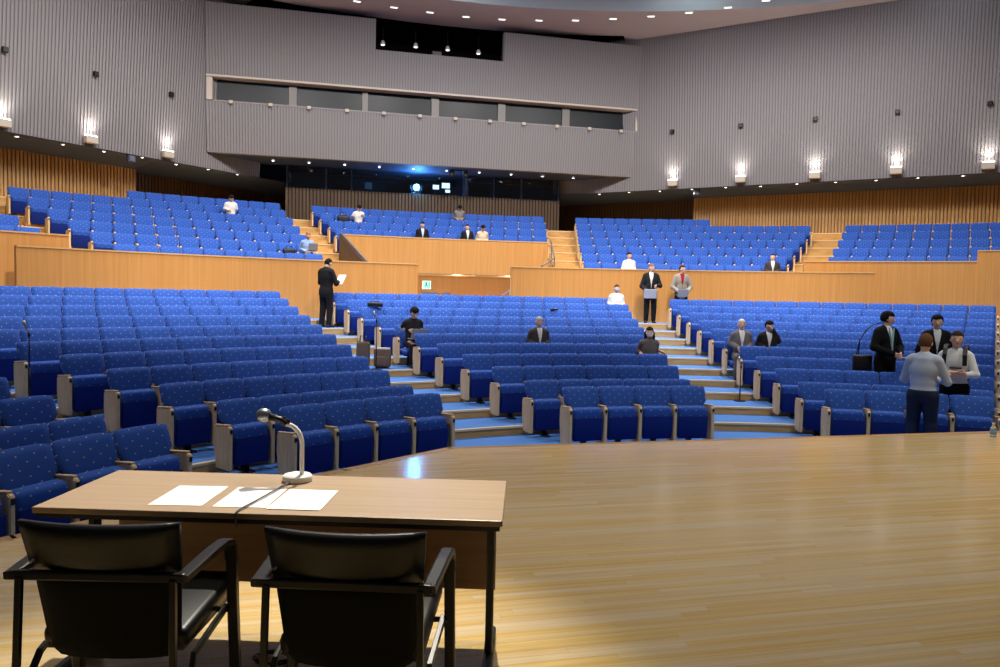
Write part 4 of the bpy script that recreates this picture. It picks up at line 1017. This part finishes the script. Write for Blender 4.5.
# seated people
def seated(label, key, H=1.50, **kw):
    if key in SEAT_AT: x, y, z, rz = SEAT_AT[key]
    else: u = UOCC[key]; x, y, z, rz = u[1], u[2], u[3], u[4]
    return person(label, (x, y, z), 180-math.degrees(rz), H, True, **kw)
q1, _, _ = seated('person in black t-shirt sitting by the aisle with a laptop', ('C', 6, 0), 1.58, lean=6, head=(0, 26), arms={'l': ((-.25, .18, .80), (-.10, .36, .76)), 'r': ((.25, .18, .80), (.10, .36, .76))}, top=(38, 36, 40), sleeves='short', legs=(30, 32, 44), hair=(18, 16, 16), style='full', vox=.012)
MB().tube([(-.06, .30, 1.22), (-.02, .40, 1.02), (0, .41, .90)], .008, 6).tube([(.06, .30, 1.22), (.02, .40, 1.02), (0, .41, .90)], .008, 6).obj('lanyard', cloth('lanyard_blue', 50, 80, 190), q1)
def laptop(label, root, p, wd=.32):
    t = thing('laptop', label, 'laptop', local(root, p), root.rotation_euler.z + PI)
    b_ = MB().box((0, 0, 0), (wd, .22, .015), 0, 0, .004, 1).obj('base', cloth('laptop_silver', 150, 152, 158), t); MB().box((0, 0, .009), (wd*.86, .14, .003)).obj('keyboard', M['black'], b_)
    l = MB().box((0, -.145, .10), (wd, .010, .21), 0, math.radians(18), .004, 1).obj('lid', cloth('laptop_silver', 150, 152, 158), t); return t
laptop('silver laptop on the lap of the person in black t-shirt', q1, (.0, .64, .575))
seated('grey-haired person in dark grey suit sitting alone amid the central seats', ('C', 5, 4), 1.52, head=(-6, 10), top=(225, 228, 232), jacket=(66, 62, 62), hair=(176, 172, 166), collar=(240, 240, 240))
seated('long-haired person in grey shirt and white mask on the aisle seat', ('C', 4, 7), 1.50, head=(-10, 2), arms={'l': ((-.28, .10, .80), (-.27, .36, .76)), 'r': ((.26, .15, .78), (.16, .42, .66))}, top=(104, 98, 98), hair=(44, 30, 26), style='long', mask=(250, 246, 240), sleeves='elbow', vox=.012)
seated('person in white shirt and blue mask in the back row of the central block', ('C', 10, 13), 1.52, top=(240, 240, 240), hair=(56, 46, 40), mask=(160, 185, 220), vox=.014)
seated('white-haired person in grey suit sitting beside the aisle steps, legs outstretched', ('R', 5, 0), 1.56, head=(-6, 0), top=(236, 236, 238), jacket=(116, 110, 112), legs=(104, 98, 96), hair=(216, 212, 204), legpose={-1: ((-.03, .76, .485), (.0, .70, .09)), 1: ((.15, .77, .485), (.16, .71, .09))}, vox=.012)
seated('dark-haired person in black suit, hand on chin, beside the white-haired one', ('R', 5, 1), 1.52, head=(8, 8), arms={'l': ((-.22, .26, .84), (-.06, .34, 1.10)), 'r': ((.25, .20, .76), (.10, .42, .68))}, top=(220, 220, 222), jacket=(38, 36, 38), hair=(22, 20, 20), style='full', vox=.012)
ua = lambda i: UPPEOPLE[i]
seated('person in white shirt sitting alone high in the left upper block', ua(0), 1.48, lean=10, head=(0, 26), top=(238, 236, 234), arms={'l': ((-.25, .30, .80), (-.04, .36, 1.06)), 'r': ((.26, .30, .78), (.10, .48, .72))}, hair=(24, 20, 18), style='full', vox=.015)
q2, _, _ = seated('person in pale blue shirt sitting at the upper aisle with a laptop', ua(1), 1.46, lean=6, head=(0, 14), top=(150, 176, 226), hair=(150, 110, 80), vox=.015)
q3, _, _ = seated('person in white shirt leaning sideways near the top of the centre block', ua(2), 1.46, lean=14, head=(10, 30), top=(240, 238, 234), arms={'l': ((-.27, .26, .84), (-.12, .50, .90)), 'r': ((.30, .16, .84), (.24, .42, .84))}, hair=(20, 18, 18), style='full', vox=.015)
seated('person in grey top with head down in the topmost centre row', ua(3), 1.44, lean=16, head=(0, 40), top=(138, 134, 132), hair=(16, 14, 14), style='full', vox=.015)
seated('person in dark suit and pale blue shirt behind the centre parapet', ua(4), 1.46, head=(0, 12), top=(190, 205, 228), jacket=(30, 30, 36), hair=(24, 20, 20), vox=.015)
seated('person in dark suit behind the centre parapet, next to the cream shirt', ua(5), 1.44, head=(-20, 10), top=(220, 220, 222), jacket=(34, 32, 36), hair=(40, 30, 26), vox=.015)
seated('person in cream shirt with head bowed behind the centre parapet', ua(6), 1.46, lean=8, head=(0, 34), top=(226, 206, 178), hair=(18, 16, 16), style='full', vox=.015)
seated('person in white shirt sitting just above the two standing people', ua(7), 1.48, head=(6, 6), top=(244, 244, 246), hair=(40, 30, 28), vox=.015)
seated('person in dark grey suit sitting in the front row of the right upper block', ua(8), 1.50, lean=-4, head=(-14, -4), top=(215, 218, 224), jacket=(60, 56, 58), hair=(44, 34, 32), vox=.015)

# ------------------------------------------------------------------ small belongings
def bag(label, loc, rz, size, material, name='bag'):
    t = thing(name, label, 'bag', loc, rz)
    w_, d_, h_ = size
    MB().box((0, 0, h_/2), (w_, d_, h_), 0, 0, min(size)*.28, 3).obj('body', material, t, True)
    MB().tube([(-w_*.28, 0, h_*.9), (-w_*.2, 0, h_*1.25), (w_*.2, 0, h_*1.25), (w_*.28, 0, h_*.9)], .012, 6).obj('handle', M['black'], t, True)
    return t
taupe = cloth('bag_taupe', 108, 92, 82)
b1 = polar(12.86, -14.75, LEV[6])
t = thing('backpack', 'brown grey backpack standing on the aisle step beside the seated laptop user', 'backpack', b1, math.radians(160))
MB().box((0, 0, .20), (.32, .20, .38), 0, 0, .06, 3).obj('body', taupe, t, True); MB().box((0, .115, .14), (.24, .06, .20), 0, 0, .025, 2).obj('pocket', taupe, t, True)
MB().box((0, .03, .375), (.30, .15, .05), 0, 0, .02, 2).obj('flap', cloth('bag_pale', 178, 168, 160), t, True)
for q in (-1, 1): MB().tube([(q*.09, -.10, .36), (q*.11, -.16, .25), (q*.09, -.11, .06)], .016, 6).obj('strap', M['black'], t, True)
MB().box((.07, .15, .12), (.035, .006, .035)).obj('patch', cloth('patch_orange', 170, 90, 60), t)
t = thing('tote_bag', 'brown tote bag leaning behind the backpack on the aisle step', 'bag', polar(12.98, -16.3, LEV[6]), math.radians(165))
MB().box((0, 0, .26), (.26, .14, .50), 0, math.radians(6), .05, 3).obj('body', cloth('tote_brown', 92, 80, 74), t, True); MB().tube([(-.07, 0, .48), (-.05, 0, .62), (.05, 0, .62), (.07, 0, .48)], .012, 6).obj('handle', M['black'], t, True)
x, y, z, rz = SEAT_AT[('C', 8, 2)]
bag('black bag resting on a seat back near the rear of the central block', (SEAT_AT[('C', 8, 0)][0]+.1, SEAT_AT[('C', 8, 0)][1]-.02, LEV[8]+.832), -.2, (.34, .10, .10), M['black'])
t = thing('luggage_strap', 'folded black and yellow strap lying on a seat top in the central block', 'strap', polar(15.06, 3.7, LEV[8]+.842), .2)
MB().box((0, 0, 0), (.20, .06, .03), 0, 0, .008, 1).obj('cover', M['black'], t); MB().box((.03, 0, .012), (.05, .062, .014)).obj('band', cloth('yellow', 220, 200, 120), t)
bag('small dark bag on the seat beside the pale blue shirt in the upper block', on_seat(UBAG[2], .352), UBAG[2][4], (.34, .16, .30), M['black'])
laptop('laptop on the knees of the person in pale blue shirt', q2, (-.06, .66, .602), .26)
bag('black coat bundle on the seat beside the leaning white shirt', on_seat(UBAG[6], .352), UBAG[6][4], (.40, .22, .40), M['black'], 'coat_bundle')
# microphone stands in the aisles
def mic_stand(label, loc, rz, h, lean_=.0):
    t = thing('microphone_stand', label, 'microphone stand', loc, rz, 'microphone stands in the aisles')
    MB().lathe([(0, 0), (.11, 0), (.11, .012), (.02, .022), (0, .022)], n=18).obj('base', M['darkmetal'], t)
    MB().tube([(0, 0, .02), (0, 0, h*.55)], .011, 8).tube([(0, 0, h*.5), (0, 0, h)], .008, 8).obj('pole', M['darkmetal'], t, True)
    c = MB().tube([(0, 0, h-.02), (0, -.01, h+.03)], .016, 8).obj('clip', M['black'], t)
    MB().tube([(.01, .0, h-.02), (-.035, 0, h+.10), (-.06, 0, h+.19)], [.011, .014, .022], 10).obj('microphone', M['chrome'], t, True)
mic_stand('microphone on a black stand at the steps next to the block behind the desk', polar(11.76, -42.9, LEV[5]), .3, .95)
mic_stand('microphone on a dark stand beside the backpack on the aisle', polar(12.58, -15.75, LEV[6]), .1, .92)
mic_stand('microphone stand on the steps in front of the white-haired person', polar(10.58, 16.7, LEV[3]), .2, .62)
# bottle by the stage edge
t = thing('water_bottle', 'clear plastic water bottle with blue label at the stage edge', 'bottle', (3.35, 7.0, 0.0), .3)
cp_ = mat('clear_plastic', (.85, .92, 1, 1), .08, 0, .5); bsdf(cp_).inputs['Transmission Weight'].default_value = .75; bsdf(cp_).inputs['IOR'].default_value = 1.2
MB().lathe([(0, 0), (.03, 0), (.033, .01), (.033, .10), (.028, .115), (.013, .14), (.013, .15), (0, .15)], n=16).obj('bottle_body', cp_, t, True)
MB().lathe([(.0335, .035), (.0342, .036), (.0342, .085), (.0335, .086)], n=16, cap=False).obj('bottle_label', cloth('label_blue', 120, 170, 215), t, True)
MB().lathe([(0, .148), (.015, .148), (.015, .168), (0, .168)], n=12).obj('bottle_cap', M['white'], t)
